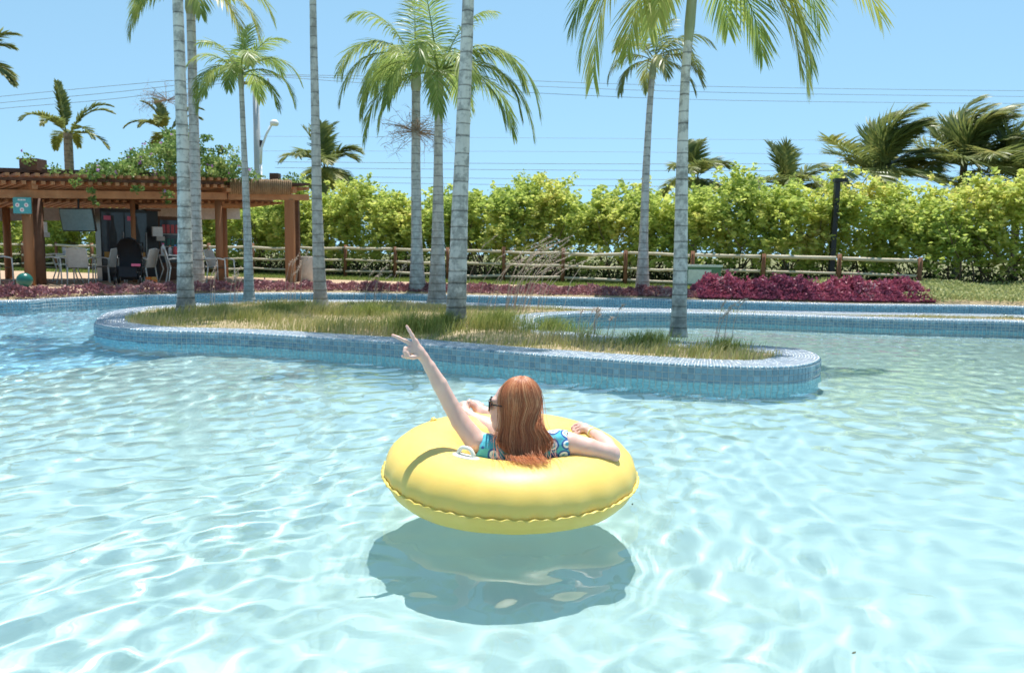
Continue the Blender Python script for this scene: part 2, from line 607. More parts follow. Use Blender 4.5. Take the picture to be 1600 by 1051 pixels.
def far_y(x): return float(np.interp(x, FAR[:, 0], FAR[:, 1]))
def fence_y(x): return 27.5 - .396 * (x + 5.7)
bedP = FAR[::8]; bedN = FN[::8]
nbd = len(bedP)
V = np.concatenate([np.column_stack([bedP - bedN * d, np.full(nbd, z)]) for d, z in ((.37, .140), (.405, .158), (.60, .2), (2.0, .2))])
ii = np.arange(nbd - 1)
F = np.concatenate([np.stack([ii + j * nbd, ii + 1 + j * nbd, ii + 1 + (j + 1) * nbd, ii + (j + 1) * nbd], 1) for j in range(3)])
tag(link('planting_bed', np_mesh('planting_bed', V, F, M['soil'])), kind='structure')
strip('terrace', -30, 9.0, lambda x: far_y(max(x, -12.3)) + 1.9, lambda x: max(far_y(max(x, -12.3)) + 2.2, fence_y(x) - 2.4), .204, M['sand'], 60)
strip('lawn', -34, 26, lambda x: max(far_y(max(min(x, 11.5), -12)) + 2.2, fence_y(x) - 2.4), lambda x: fence_y(x) + 6, .208, M['lawn_soil'], 60)

# ------------------------------------------------------------------ water
def water_height(X, Y):
    rng = np.random.default_rng(11)
    Z = np.zeros_like(X)
    wx = .10 * np.sin(1.3 * Y + .7 * X) + .06 * np.sin(2.9 * X - 1.1 * Y + 1.0)
    wy = .10 * np.sin(1.1 * X - .9 * Y + 2.0) + .06 * np.sin(2.3 * Y + 1.7 * X)
    Xw, Yw = X + wx, Y + wy
    rough_l = 1.0 / (1 + np.exp((X + 3.0 + .35 * (Y - 8)) * 1.6)) * np.clip((Y - 3.0) / 4, 0, 1)
    calm = (.84 + .30 * np.sin(.9 * X + .5 * Y + 1.0) * np.sin(.7 * Y - .4 * X)) * (.74 + .42 / (1 + np.exp((X + .2) * 1.3 + (Y - 4.2) * .8)))
    for i in range(84):
        lam = .10 * 2 ** rng.uniform(0, 2.4)
        k = 2 * math.pi / lam
        th = rng.normal(math.pi / 2 + .35, .85) if i % 2 else rng.uniform(0, 2 * math.pi)
        A = .70 / (k ** 2) * min(1.0, .20 / lam) ** 1.5 * np.clip(1.15 - .05 * Y, .6, 1.0) * rng.uniform(.5, 1.0)
        Z += calm * A * np.sin(k * (math.cos(th) * Xw + math.sin(th) * Yw) + rng.uniform(0, 6.28))
    for i in range(26):            # chop in the river and where the current enters
        lam = .09 * 2 ** rng.uniform(0, 1.9)
        k = 2 * math.pi / lam
        th = rng.uniform(0, 2 * math.pi)
        Z += rough_l * .55 / (k ** 1.9) * rng.uniform(.5, 1) * np.sin(k * (math.cos(th) * Xw * 1.2 + math.sin(th) * Yw) + rng.uniform(0, 6.28))
    fine = 1.0 / (1 + np.exp((X + .1) * 2.2 + (Y - 3.6) * 1.6))
    for i in range(26):            # finer ripples in the near water
        lam = .06 * 2 ** rng.uniform(0, .8)
        k = 2 * math.pi / lam
        th = rng.uniform(0, 2 * math.pi)
        Z += (.25 + fine) * .40 / (k ** 2) * rng.uniform(.5, 1) * np.sin(k * (math.cos(th) * Xw + math.sin(th) * Yw) + rng.uniform(0, 6.28)) * np.clip((7.5 - Y) / 2.5, 0, 1)
    Z *= 1 - .62 * np.exp(-(np.hypot(X / .85, (Y - 3.05) / .75)) ** 4)      # sheltered by the ring
    rr = np.hypot(X - .02, Y - 3.40)         # ripples running out from the ring
    Z += .0007 * np.cos((rr - .5) * 2 * math.pi / .062 + .6 * np.sin(4 * np.arctan2(Y - 3.4, X))) * np.exp(-np.abs(rr - .52) / .13)
    for i in range(30):            # small spreading rings left by drops
        if i < 16: cx, cy = rng.uniform(-1.9, -.2), rng.uniform(1.9, 3.6)
        else: cx, cy = rng.uniform(-3, 3), rng.uniform(2.0, 6.5)
        r0, k = rng.uniform(.04, .15), 2 * math.pi / rng.uniform(.035, .06)
        rr = np.hypot(X - cx, Y - cy)
        Z += rng.uniform(.0002, .0006) * np.cos(k * rr) * np.exp(-((rr - r0) / (.35 * r0 + .02)) ** 2)
    return Z


nr_, nc_ = 520, 640
t = np.linspace(0, 1, nr_)
Yl = -1.5 + (np.exp(t * 2.6) - 1) / (np.exp(2.6) - 1) * 22
u = np.linspace(-1, 1, nc_)
Xg = u[None, :] * (3.4 + .70 * np.clip(Yl, 0, 99))[:, None]
Yg = np.repeat(Yl[:, None], nc_, 1)
Zg = water_height(Xg, Yg)
idx = np.arange(nr_ * nc_).reshape(nr_, nc_)
F = np.stack([idx[:-1, :-1], idx[:-1, 1:], idx[1:, 1:], idx[1:, :-1]], -1).reshape(-1, 4)
wm = bpy.data.materials.new('clear pool water')
wm.use_nodes = True
wt = wm.node_tree
wt.nodes.remove(wt.nodes['Principled BSDF'])
gl = wt.nodes.new('ShaderNodeBsdfGlass')
gl.inputs['IOR'].default_value = 1.33
gl.inputs['Roughness'].default_value = 0
gl.inputs['Color'].default_value = (.97, 1, 1, 1)
wt.links.new(gl.outputs[0], wt.nodes['Material Output'].inputs[0])
water = link('water', np_mesh('water', np.stack([Xg, Yg, Zg], -1), F, wm, True))
tag(water, kind='structure')
water.cycles.is_caustics_caster = True

# ------------------------------------------------------------------ swim ring
TC = Vector((0.0, 3.43, .126))
TR, TA, TBh = .363, .183, .142
TILT = Matrix.Rotation(R(4.5), 3, 'X') @ Matrix.Rotation(R(1.2), 3, 'Y')


def ring_pt(th, ph, grow=0.0):
    r = TR + (TA + grow) * math.cos(ph)
    return TILT @ Vector((r * math.cos(th), r * math.sin(th), (TBh + grow) * math.sin(ph)))


M['vinyl'], nt, b = new_mat('yellow vinyl')
n_ = noise(nt, 5, 3)
r_ = ramp(nt, [(.3, (.84, .575, .13)), (.7, (.88, .62, .165))])
nt.links.new(n_.outputs['Fac'], r_.inputs[0])
nt.links.new(r_.outputs[0], b.inputs['Base Color'])
b.inputs['Roughness'].default_value = .46
b.inputs['Specular IOR Level'].default_value = .45
b.inputs['Subsurface Weight'].default_value = .25
b.inputs['Subsurface Radius'].default_value = (.05, .035, .008)
b.inputs['Subsurface Scale'].default_value = .6
n2_ = noise(nt, 26, 5, .7)
bump(nt, b, n2_.outputs['Fac'], .10, .008)
sr = empty('swim_ring', TC)
tag(sr, 'big yellow inflatable swim ring floating under the red-haired person', 'swim ring')
nt_, npz = 128, 36
V = [];
for i in range(nt_):
    th = 2 * math.pi * i / nt_
    for j in range(npz):
        ph = 2 * math.pi * j / npz
        wr = .0036 * math.sin(th * 23 + 1.3 * math.sin(th * 5)) * max(0, math.cos(ph)) ** 6 + .0025 * math.sin(th * 31) * max(0, -math.cos(ph)) ** 4
        V.append(ring_pt(th, ph, wr))
F = [(i * npz + j, ((i + 1) % nt_) * npz + j, ((i + 1) % nt_) * npz + (j + 1) % npz, i * npz + (j + 1) % npz) for i in range(nt_) for j in range(npz)]
link('ring_body', np_mesh('ring_body', V, F, M['vinyl'], True), sr)
# scalloped weld seam round the widest line
V = []; ns = 720
for i in range(ns):
    th = 2 * math.pi * i / ns
    wv = .0036 * math.sin(th * 66 + .5 * math.sin(th * 9)) + .002 * math.sin(th * 31)
    for rr, dz in ((-.004, -.0016), (.013 + .002 * math.sin(th * 66 + 1), -.001), (.014, .0012), (-.004, .0022)):
        r = TR + TA + rr
        V.append(TILT @ Vector((r * math.cos(th), r * math.sin(th), dz + wv * (.3 + .7 * (rr > 0)) - .012)))
F = [(i * 4 + j, ((i + 1) % ns) * 4 + j, ((i + 1) % ns) * 4 + (j + 1) % 4, i * 4 + (j + 1) % 4) for i in range(ns) for j in range(4)]
link('weld_seam', np_mesh('weld_seam', V, F, M['vinyl'], True), sr)
M['handle'] = plain('soft white vinyl', (.78, .78, .70), .35, var=.04)


def ring_handle(th0, ph0, half):
    mb = MB()
    n0 = (ring_pt(th0, ph0, .01) - ring_pt(th0, ph0, 0)).normalized()
    pad_v = []
    K = 28
    pad_v.append(ring_pt(th0, ph0, .006))
    for gr, sc_ in ((.0055, .75), (.003, 1.0), (-.003, 1.03)):
        for k in range(K):
            a = 2 * math.pi * k / K
            pad_v.append(ring_pt(th0 + half * 1.45 * sc_ * math.cos(a), ph0 + .16 * sc_ * math.sin(a), gr))
    f = [(0, 1 + k, 1 + (k + 1) % K) for k in range(K)]
    for rr in range(2):
        f += [(1 + rr * K + k, 1 + (rr + 1) * K + k, 1 + (rr + 1) * K + (k + 1) % K, 1 + rr * K + (k + 1) % K) for k in range(K)]
    hp = link('handle_pad', np_mesh('handle_pad', pad_v, f, M['handle'], True), sr)
    pts = []
    for k in range(15):
        t = -1 + 2 * k / 14
        hgt = .034 * (1 - abs(t) ** 3.2)
        pts.append(ring_pt(th0 + half * t * .95, ph0, .001) + n0 * hgt)
    MB().tube(pts, .0085, 10).build('handle', M['handle'], sr, True)


ring_handle(R(238), R(96), .125)
V = [TILT @ Vector((0, 0, -.06))]  # added disc closing the hole, keeps sun from passing into the ring's shadow
for k in range(48):
    a = 2 * math.pi * k / 48
    V.append(TILT @ Vector(((TR - TA * .80) * math.cos(a), (TR - TA * .80) * math.sin(a), -.075)))
link('hole_light_blocker', np_mesh('hole_light_blocker', V, [(0, 1 + k, 1 + (k + 1) % 48) for k in range(48)], M['vinyl'], True), sr)
vb = MB()
pv = ring_pt(R(148), R(70), 0); nv = (ring_pt(R(148), R(70), .02) - pv).normalized()
vb.tube([pv, pv + nv * .006, pv + nv * .0061, pv + nv * .014], [.016, .015, .009, .008], 14)
vb.build('valve', M['vinyl'], sr, True)

# ------------------------------------------------------------------ person
def surface_nets(f, origin, h):
    """smooth surface of a sampled distance field"""
    nx, ny, nz = f.shape
    s = f < 0
    c = [(0, 0, 0), (1, 0, 0), (0, 1, 0), (1, 1, 0), (0, 0, 1), (1, 0, 1), (0, 1, 1), (1, 1, 1)]
    sl = lambda a, d: a[d[0]:nx - 1 + d[0], d[1]:ny - 1 + d[1], d[2]:nz - 1 + d[2]]
    cnt = sum(sl(s, d).astype(np.int8) for d in c)
    act = np.argwhere((cnt > 0) & (cnt < 8))
    i, j, k = act.T
    acc = np.zeros((len(act), 3)); num = np.zeros(len(act))
    vals = [f[i + d[0], j + d[1], k + d[2]] for d in c]
    for a in range(8):
        for b in range(a + 1, 8):
            df = [c[b][q] - c[a][q] for q in range(3)]
            if sum(map(abs, df)) != 1: continue
            va, vb = vals[a], vals[b]
            m = (va < 0) != (vb < 0)
            t = np.where(m, va / np.where(m, va - vb, 1), 0)
            p = np.array(c[a])[None] + t[:, None] * np.array(df)[None]
            acc[m] += p[m]; num[m] += 1
    V = (act + acc / num[:, None]) * h + np.array(origin)
    ids = -np.ones((nx - 1, ny - 1, nz - 1), np.int64)
    ids[i, j, k] = np.arange(len(act))
    F = []
    for ax in range(3):
        o1, o2 = [(1, 2), (2, 0), (0, 1)][ax]
        lo = [slice(None)] * 3; hi = [slice(None)] * 3
        lo[ax] = slice(0, -1); hi[ax] = slice(1, None)
        d = np.argwhere(s[tuple(lo)] != s[tuple(hi)])
        ok = (d[:, o1] > 0) & (d[:, o2] > 0) & (d[:, o1] < f.shape[o1] - 1) & (d[:, o2] < f.shape[o2] - 1) & (d[:, ax] < f.shape[ax] - 1)
        d = d[ok]
        def cell(a, b):
            q = d.copy(); q[:, o1] -= a; q[:, o2] -= b
            return ids[q[:, 0], q[:, 1], q[:, 2]]
        quad = np.stack([cell(1, 1), cell(0, 1), cell(0, 0), cell(1, 0)], 1)
        flip = ~s[d[:, 0], d[:, 1], d[:, 2]]
        quad[flip] = quad[flip][:, ::-1]
        F.append(quad)
    return V, np.concatenate(F)


class Field:
    def __init__(s, lo, hi, h):
        s.lo, s.h = np.array(lo, float), h
        n = np.ceil((np.array(hi) - s.lo) / h).astype(int) + 1
        s.f = np.full(n, .2, np.float32)

    def window(s, lo, hi, pad):
        a = np.maximum(0, np.floor((np.array(lo) - pad - s.lo) / s.h).astype(int))
        b = np.minimum(s.f.shape, np.ceil((np.array(hi) + pad - s.lo) / s.h).astype(int) + 1)
        ax = [s.lo[q] + s.h * np.arange(a[q], b[q]) for q in range(3)]
        return tuple(slice(a[q], b[q]) for q in range(3)), np.meshgrid(*ax, indexing='ij')

    def blend(s, sl, d, k):
        g = s.f[sl]
        if k <= 0:
            s.f[sl] = np.minimum(g, d)
        else:
            hh = np.clip(.5 + .5 * (g - d) / k, 0, 1)
            s.f[sl] = g * (1 - hh) + d * hh - k * hh * (1 - hh)

    def cone(s, a, b, r1, r2, k=.02, flat=None):
        a, b = np.array(a, float), np.array(b, float)
        rm = max(r1, r2)
        sl, (X, Y, Z) = s.window(np.minimum(a, b), np.maximum(a, b), rm + k + .05)
        ab = b - a
        t = np.clip(((X - a[0]) * ab[0] + (Y - a[1]) * ab[1] + (Z - a[2]) * ab[2]) / max(1e-9, ab @ ab), 0, 1)
        d = np.sqrt((X - a[0] - t * ab[0]) ** 2 + (Y - a[1] - t * ab[1]) ** 2 + (Z - a[2] - t * ab[2]) ** 2) - (r1 + (r2 - r1) * t)
        s.blend(sl, d, k)

    def ell(s, c, rad, rot, k=.02):
        c = np.array(c, float); rad = np.array(rad, float)
        sl, (X, Y, Z) = s.window(c, c, rad.max() + k + .05)
        P = np.stack([X - c[0], Y - c[1], Z - c[2]], -1) @ np.array(rot)
        q = P / rad
        k0 = np.linalg.norm(q, axis=-1); k1 = np.linalg.norm(q / rad, axis=-1)
        s.blend(sl, k0 * (k0 - 1) / np.maximum(k1, 1e-6), k)

    def mesh(s, name, mat, org):
        V, F = surface_nets(s.f, s.lo - np.array(org), s.h)
        return np_mesh(name, V, F, mat, True)


M['skin'], nt, b = new_mat('fair skin')
n_ = noise(nt, 9, 4)
r_ = ramp(nt, [(.3, (.71, .44, .355)), (.7, (.78, .52, .43))])
nt.links.new(n_.outputs['Fac'], r_.inputs[0])
nt.links.new(r_.outputs[0], b.inputs['Base Color'])
b.inputs['Roughness'].default_value = .45
b.inputs['Subsurface Weight'].default_value = .35
b.inputs['Subsurface Radius'].default_value = (.02, .008, .004)
b.inputs['Subsurface Scale'].default_value = .5

PO = np.array((.03, 3.50, 0.0))
person = empty('person', PO)
PS = .9636
person.scale = (PS, PS, PS)
person.location = (PO[0] * PS, PO[1] * PS, CAM_Z + (PO[2] - CAM_Z) * PS)
tag(person, 'person with long red hair in the yellow ring, arm raised in a V sign', 'person')
fld = Field((-.62, 3.05, -.28), (.58, 4.08, .84), .005)

# head frame: looks towards the picture's left, a little away from the camera
HC = np.array(gy(803.5, 634, 3.38))
hyaw = R(5)
fw_ = np.array((-math.cos(hyaw), math.sin(hyaw), 0.03)); fw_ /= np.linalg.norm(fw_)
lf_ = np.cross((0, 0, 1), fw_); lf_ /= np.linalg.norm(lf_)     # towards the person's left, faces the camera
up_ = np.cross(fw_, lf_)
HR = np.stack([fw_, lf_, up_], 1)
def H(f, l, u): return HC + HR @ np.array((f, l, u))
LS, RS = np.array(gy(772, 697, 3.37)), np.array(gy(866, 694, 3.37))
pel = np.array((.04, 3.60, -.08)); waist = np.array((.045, 3.50, .02)); chest = np.array((LS + RS) / 2) + (0, .03, -.09)
nk = (LS + RS) / 2 + (0, .01, .0)
fld.cone(pel + (-.07, 0, 0), pel + (.07, 0, 0), .105, .105, .03)
fld.cone(pel, waist, .12, .095, .05)
fld.cone(waist, chest, .10, .10, .05)
fld.cone(chest + (-.055, 0, 0), chest + (.055, 0, 0), .088, .088, .04)
fld.cone(LS + (.04, 0, -.01), RS + (-.04, 0, -.01), .05, .05, .05)
fld.cone(nk, H(-.02, 0, -.07), .052, .043, .03)
# head
fld.ell(H(-.012, 0, .02), (.098, .075, .092), HR, .02)
fld.cone(H(.02, 0, -.035), H(.052, 0, -.088), .052, .026, .03)
fld.cone(H(.0, .03, -.05), H(.045, .012, -.085), .03, .02, .02)
fld.cone(H(.0, -.03, -.05), H(.045, -.012, -.085), .03, .02, .02)
fld.cone(H(.07, 0, .0), H(.074, 0, -.06), .03, .026, .02)      # middle of the face
fld.cone(H(.086, 0, .012), H(.103, 0, -.026), .007, .0105, .012)  # nose
fld.cone(H(.094, .008, -.031), H(.094, -.008, -.031), .008, .008, .006)
fld.cone(H(.089, .014, -.052), H(.089, -.014, -.052), .0075, .0075, .006)  # lips
fld.cone(H(.086, .012, -.064), H(.086, -.012, -.064), .0075, .0075, .006)
fld.cone(H(.076, 0, -.092), H(.072, 0, -.098), .016, .016, .014)  # chin
fld.cone(H(.084, .03, .022), H(.084, -.03, .022), .012, .012, .014)  # brow
for sd in (1, -1):
    fld.cone(H(-.012, .072 * sd, .012), H(-.004, .072 * sd, -.028), .014, .009, .008)  # ears


def limb(pts, k=.007):
    for (a, ra), (b_, rb) in zip(pts[:-1], pts[1:]): fld.cone(a, b_, ra, rb, k)


A = lambda x, y, Y: np.array(gy(x, y, Y))
# raised left arm
limb([(LS, .048), (A(744, 690, 3.37), .0475), (A(719, 658, 3.38), .0395), (A(704, 632, 3.38), .034), (A(687, 600, 3.37), .0325), (A(671.5, 573, 3.36), .025), (A(661.5, 557, 3.355), .0195)])
W = A(661.5, 557, 3.355)
palm = [(A(655, 549, 3.35), .019), (A(648, 541, 3.345), .0165)]
fld.cone(W, palm[0][0], .019, .020, .015)
fld.cone(palm[0][0], A(642, 539, 3.345), .019, .013, .012)
fld.cone(palm[0][0], A(649, 533, 3.345), .019, .0125, .012)
fld.cone(A(655, 553, 3.35), A(640, 547, 3.34), .017, .0135, .012)
def finger(pts, r0, r1, k=.004):
    m = len(pts) - 1
    for q in range(m):
        fld.cone(pts[q], pts[q + 1], r0 + (r1 - r0) * q / m, r0 + (r1 - r0) * (q + 1) / m, k)
finger([A(643, 538, 3.345), A(633, 532.5, 3.34), A(623, 527.5, 3.338), A(613.5, 523.5, 3.338)], .0092, .0062)     # one straight finger
finger([A(649, 533, 3.345), A(644, 524, 3.343), A(639.5, 516, 3.343), A(635.5, 509.5, 3.343)], .0092, .0062)      # the other of the V
finger([A(640, 544, 3.335), A(633, 544, 3.315), A(632, 550, 3.305), A(637, 553, 3.315)], .0086, .0072)            # ring finger folded
finger([A(643, 550, 3.335), A(635.5, 551, 3.316), A(634.5, 556, 3.308), A(640, 557, 3.318)], .0082, .0068)        # little finger folded
finger([A(655, 556, 3.335), A(645, 558, 3.32), A(636, 557.5, 3.315), A(629, 556.5, 3.315)], .0105, .0072)         # thumb across
# resting right arm
EL = A(956, 708, 3.36)
limb([(RS, .049), (A(890, 693, 3.355), .049), (A(920, 700, 3.345), .043), (A(945, 706, 3.35), .037), (EL, .034)])
fld.cone(EL, A(960, 713, 3.345), .03, .02, .02)
WR = A(925, 675, 3.60)
limb([(EL, .034), (A(947, 694, 3.44), .0345), (A(936, 683, 3.52), .029), (WR, .021)])
pr = A(914, 668.5, 3.66)
fld.cone(WR, pr, .020, .019, .012)
fld.cone(pr, A(907, 664, 3.70), .019, .016, .012)
fld.cone(pr, A(911, 670, 3.64), .018, .015, .012)
finger([A(907, 664, 3.70), A(899, 664, 3.71), A(894, 669, 3.70), A(896, 673, 3.69)], .0088, .007)
finger([A(908, 666, 3.68), A(899.5, 668, 3.685), A(896, 673, 3.675), A(899, 677, 3.67)], .0088, .007)
finger([A(909, 669, 3.66), A(901, 672, 3.66), A(899, 677, 3.65), A(903, 680, 3.645)], .0085, .007)
finger([A(911, 672, 3.64), A(904, 676, 3.635), A(903, 680, 3.63), A(907, 682, 3.63)], .008, .0065)
finger([A(914, 666, 3.70), A(906, 661, 3.71), A(899, 663.5, 3.705), A(894, 667, 3.70)], .0095, .0065)
# legs: thighs in the hole, shins over the far rim, feet up
hipL, hipR = pel + (-.075, .02, .02), pel + (.075, .02, .02)
knL, knR = A(779, 678, 3.80), A(812, 672, 3.86)
limb([(hipL, .085), (knL, .056)], .02)
limb([(hipR, .085), (knR, .056)], .02)
anL, anR = A(727, 648, 3.90), A(757, 646, 3.93)
limb([(knL, .055), (A(757, 668, 3.84), .052), (anL, .031)], .02)
limb([(knR, .055), (A(788, 660, 3.90), .05), (anR, .031)], .02)


def foot(an, toe, heel, spread):
    an, toe, heel = map(np.array, (an, toe, heel))
    fld.cone(an, heel, .03, .026, .02)
    ball = toe * .75 + heel * .25
    fld.cone(heel, ball, .028, .024, .02)
    fld.cone(an, ball, .028, .018, .02)
    for q in range(5):
        sp = np.array(spread) * (q - 1.6) * .013
        fld.cone(ball + sp, toe + sp * 1.25 + (0, 0, -.004 * q), .0125 - .0008 * q, .0105 - .0011 * q, .005)


foot(anL, A(724, 627.5, 3.97), A(726, 655, 3.96), (-1, .1, 0))
foot(anR, A(742, 626, 3.99), A(752, 655, 3.98), (1, .1, 0))
link('body', fld.mesh('body', M['skin'], PO), person)

# off-shoulder top: a printed band round the chest and upper arms
M['print'], nt, b = new_mat('blue cotton with eye print')
tc = nt.nodes.new('ShaderNodeTexCoord')
vo = nt.nodes.new('ShaderNodeTexVoronoi')
vo.inputs['Scale'].default_value = 17
vo.inputs['Randomness'].default_value = .65
nt.links.new(tc.outputs['Object'], vo.inputs['Vector'])
rr_ = ramp(nt, [(0, (.01, .01, .015)), (.09, (.75, .82, .85)), (.20, (.10, .42, .55)), (.27, (.80, .86, .88)), (.40, (.035, .12, .36)), (.52, (.09, .48, .58))], 'CONSTANT')
nt.links.new(vo.outputs['Distance'], rr_.inputs[0])
nt.links.new(rr_.outputs[0], b.inputs['Base Color'])
b.inputs['Roughness'].default_value = .8
nz_ = noise(nt, 45, 3)
bump(nt, b, nz_.outputs['Fac'], .5, .006)
fld2 = Field((-.25, 3.15, -.26), (.40, 3.80, .42), .005)
fld2.cone(waist, chest, .107, .107, .05)
fld2.cone(pel + (-.07, 0, 0), pel + (.07, 0, 0), .115, .115, .03)
fld2.cone(pel, waist, .128, .103, .05)
fld2.cone(chest + (-.055, 0, 0), chest + (.055, 0, 0), .096, .096, .04)
sl, (X, Y, Z) = fld2.window((-.3, 3.1, -.3), (.5, 3.9, .5), 0)
fld2.f[sl] = np.maximum(fld2.f[sl], Z - (chest[2] + .055))
link('top', fld2.mesh('top', M['print'], PO), person)


def sleeve(a, b_, r1, r2, name='sleeve'):
    a, b_ = Vector(a), Vector(b_)
    d = (b_ - a)
    L = d.length; d.normalize()
    u_ = d.orthogonal().normalized(); w_ = d.cross(u_)
    V, F = [], []
    K, Rr = 40, 10
    for layer, off in ((0, 0.0), (1, -.003)):
        for i in range(Rr + 1):
            t = i / Rr
            rad = r1 + (r2 - r1) * t
            gather = .0045 if i in (0, Rr) else .0075 + .003 * math.sin(math.pi * t)
            for k in range(K):
                an = 2 * math.pi * k / K
                ruf = .0022 * math.sin(an * 11 + i * .4) + .0012 * math.sin(an * 5 + i)
                rr2 = rad + gather + ruf + off
                V.append(a + d * (L * t + .002 * math.sin(an * 7)) + (u_ * math.cos(an) + w_ * math.sin(an)) * rr2 - Vector(PO))
    n1 = (Rr + 1) * K
    for ly in range(2):
        for i in range(Rr):
            for k in range(K):
                q = (ly * n1 + i * K + k, ly * n1 + i * K + (k + 1) % K, ly * n1 + (i + 1) * K + (k + 1) % K, ly * n1 + (i + 1) * K + k)
                F.append(q if ly else q[::-1])
    for k in range(K):
        k2 = (k + 1) % K
        F.append((k, k2, n1 + k2, n1 + k)); F.append((Rr * K + k2, Rr * K + k, n1 + Rr * K + k, n1 + Rr * K + k2))
    return link(name, np_mesh(name, V, F, M['print'], True), person)


sleeve(A(789, 711, 3.365), A(749, 696, 3.365), .056, .0525)
sleeve(A(850, 697, 3.365), A(889, 693, 3.355), .055, .052)

# sunglasses
M['shades'] = plain('dark brown glasses frame', (.02, .014, .012), .2, var=.05)
M['lens'] = plain('brown lens', (.055, .025, .018), .08, var=.05)
sg = MB()
for sd in (1, -1):
    ringp = []
    for k in range(21):
        a = 2 * math.pi * k / 20
        lx = sd * (.033 + .026 * math.cos(a)); uz = .004 + .024 * math.sin(a)
        ringp.append(Vector(H(.106 - .25 * abs(lx) ** 1.4, lx, uz)) - Vector(PO))
    sg.tube(ringp, .0032, 6, False)
    sg.tube([Vector(H(.094, .062 * sd, .012)) - Vector(PO), Vector(H(.072, .072 * sd, .012)) - Vector(PO), Vector(H(.046, .078 * sd, .011)) - Vector(PO)], [.0042, .0036, .003], 6)
sg.tube([Vector(H(.104, .008, .01)) - Vector(PO), Vector(H(.107, 0, .012)) - Vector(PO), Vector(H(.104, -.008, .01)) - Vector(PO)], .003, 6)
sgo = sg.build('sunglasses', M['shades'], person, True)
for sd in (1, -1):
    v = [Vector(H(.105 - .25 * .033 ** 1.4, sd * .033, .004)) - Vector(PO)]
    for k in range(20):
        a = 2 * math.pi * k / 20
        lx = sd * (.033 + .025 * math.cos(a)); uz = .004 + .023 * math.sin(a)
        v.append(Vector(H(.105 - .25 * abs(lx) ** 1.4, lx, uz)) - Vector(PO))
    link('lens', np_mesh('lens', v, [(0, 1 + k, 1 + (k + 1) % 20) for k in range(20)], M['lens'], True), sgo)

# wristbands
M['band'] = plain('yellow wristband', (.72, .66, .18), .4)
M['bandw'] = plain('white wristband', (.82, .82, .78), .5)
wd = (A(936, 683, 3.52) - WR); wd = Vector(wd / np.linalg.norm(wd))
for q, (off, mt) in enumerate(((.006, M['bandw']), (.017, M['band']))):
    u_ = wd.orthogonal().normalized(); w_ = wd.cross(u_)
    prof = [(.0245, -.005), (.0262, -.0045), (.0262, .0045), (.0245, .005)]
    V, F = [], []
    for rr2, zz in prof:
        for k in range(24):
            a = 2 * math.pi * k / 24
            V.append(Vector(WR) - Vector(PO) + wd * (off + zz) + (u_ * math.cos(a) + w_ * math.sin(a)) * (rr2 - .0025 + .08 * off))
    for j in range(3):
        F += [(j * 24 + k, j * 24 + (k + 1) % 24, (j + 1) * 24 + (k + 1) % 24, (j + 1) * 24 + k) for k in range(24)]
    link('wristband', np_mesh('wristband', V, F, mt, True), person)

# hair: a shell under many strands
M['hair'], nt, b = new_mat('copper red hair')
gi = nt.nodes.new('ShaderNodeHairInfo')
r_ = ramp(nt, [(0, (.30, .085, .032)), (.5, (.47, .15, .058)), (.8, (.60, .235, .10)), (1, (.74, .40, .21))])
nt.links.new(gi.outputs['Random'], r_.inputs[0])
nt.links.new(r_.outputs[0], b.inputs['Base Color'])
b.inputs['Roughness'].default_value = .38
b.inputs['Specular IOR Level'].default_value = .5
M['hair_shell'] = mottled('copper red hair mass', [(.3, (.20, .055, .02)), (.7, (.34, .10, .04))], 30, .5, 4, .3, (8, 8, .6))


def hair_path(u_, lay, rs, tipd=0.0, full=True, dx=.0):
    """u_: -1 at the face, +1 at the back of the head; lay: 0 outermost .. 1 inner"""
    grow = 1.055 - .06 * lay
    th = R(-46) + (u_ + 1) * .5 * R(150)              # angle round the camera-facing half of the head
    pts = []
    el0 = R(88) - rs.random() * R(34) * (1 if full else 0)
    for q in range(5):
        e = el0 + (R(-4) - el0) * q / 4
        ce, se = math.cos(e), math.sin(e)
        # th = 0 faces the camera side (person's left); th > 0 goes to the back of the head
        th_e = th - R(24) * max(0.0, se) * (1 - u_) / 2
        f = -.018 - .089 * ce * math.sin(th_e)
        l = .084 * ce * math.cos(th_e)
        pts.append(H(f * grow - .01 * (1 - ce), l * grow, .022 + .104 * se * grow))
    # free fall to the ring
    xm = -.048 + (u_ + 1) * .5 * .182
    y1 = 3.288 + .04 * lay + .02 * abs(u_)
    pts.append(np.array((xm * .92 + .008, y1, .34)))
    xb = -.052 + (u_ + 1) * .5 * .222
    pts.append(np.array((xb * .97 + .002, y1 - .012, .285)))
    drop = rs.random() ** 2.2 * .05 + .05 * abs(u_) ** 2.5
    pts.append(np.array((xb + .003 + rs.gauss(0, .003), y1 - .024 - .006 * (1 - lay), .212 + drop * .8)))
    if tipd > 0:
        pts.append(np.array((xb + dx * .35 + rs.gauss(0, .003), 3.222, .226)))
        pts.append(np.array((xb + dx * .7 + rs.gauss(0, .004), 3.19 - tipd * .5, .222)))
        pts.append(np.array((xb + dx + rs.gauss(0, .006), 3.175 - tipd + rs.gauss(0, .006), .2185 - 1.6 * tipd * tipd)))
    return pts


def spline3(P, m):
    P = np.array(P)
    k = len(P)
    t = np.linspace(0, k - 1.0001, m)
    i = t.astype(int); f = (t - i)[:, None]
    g = lambda q: P[np.clip(q, 0, k - 1)]
    p0, p1, p2, p3 = g(i - 1), g(i), g(i + 1), g(i + 2)
    return .5 * (2 * p1 + (-p0 + p2) * f + (2 * p0 - 5 * p1 + 4 * p2 - p3) * f ** 2 + (-p0 + 3 * p1 - 3 * p2 + p3) * f ** 3)


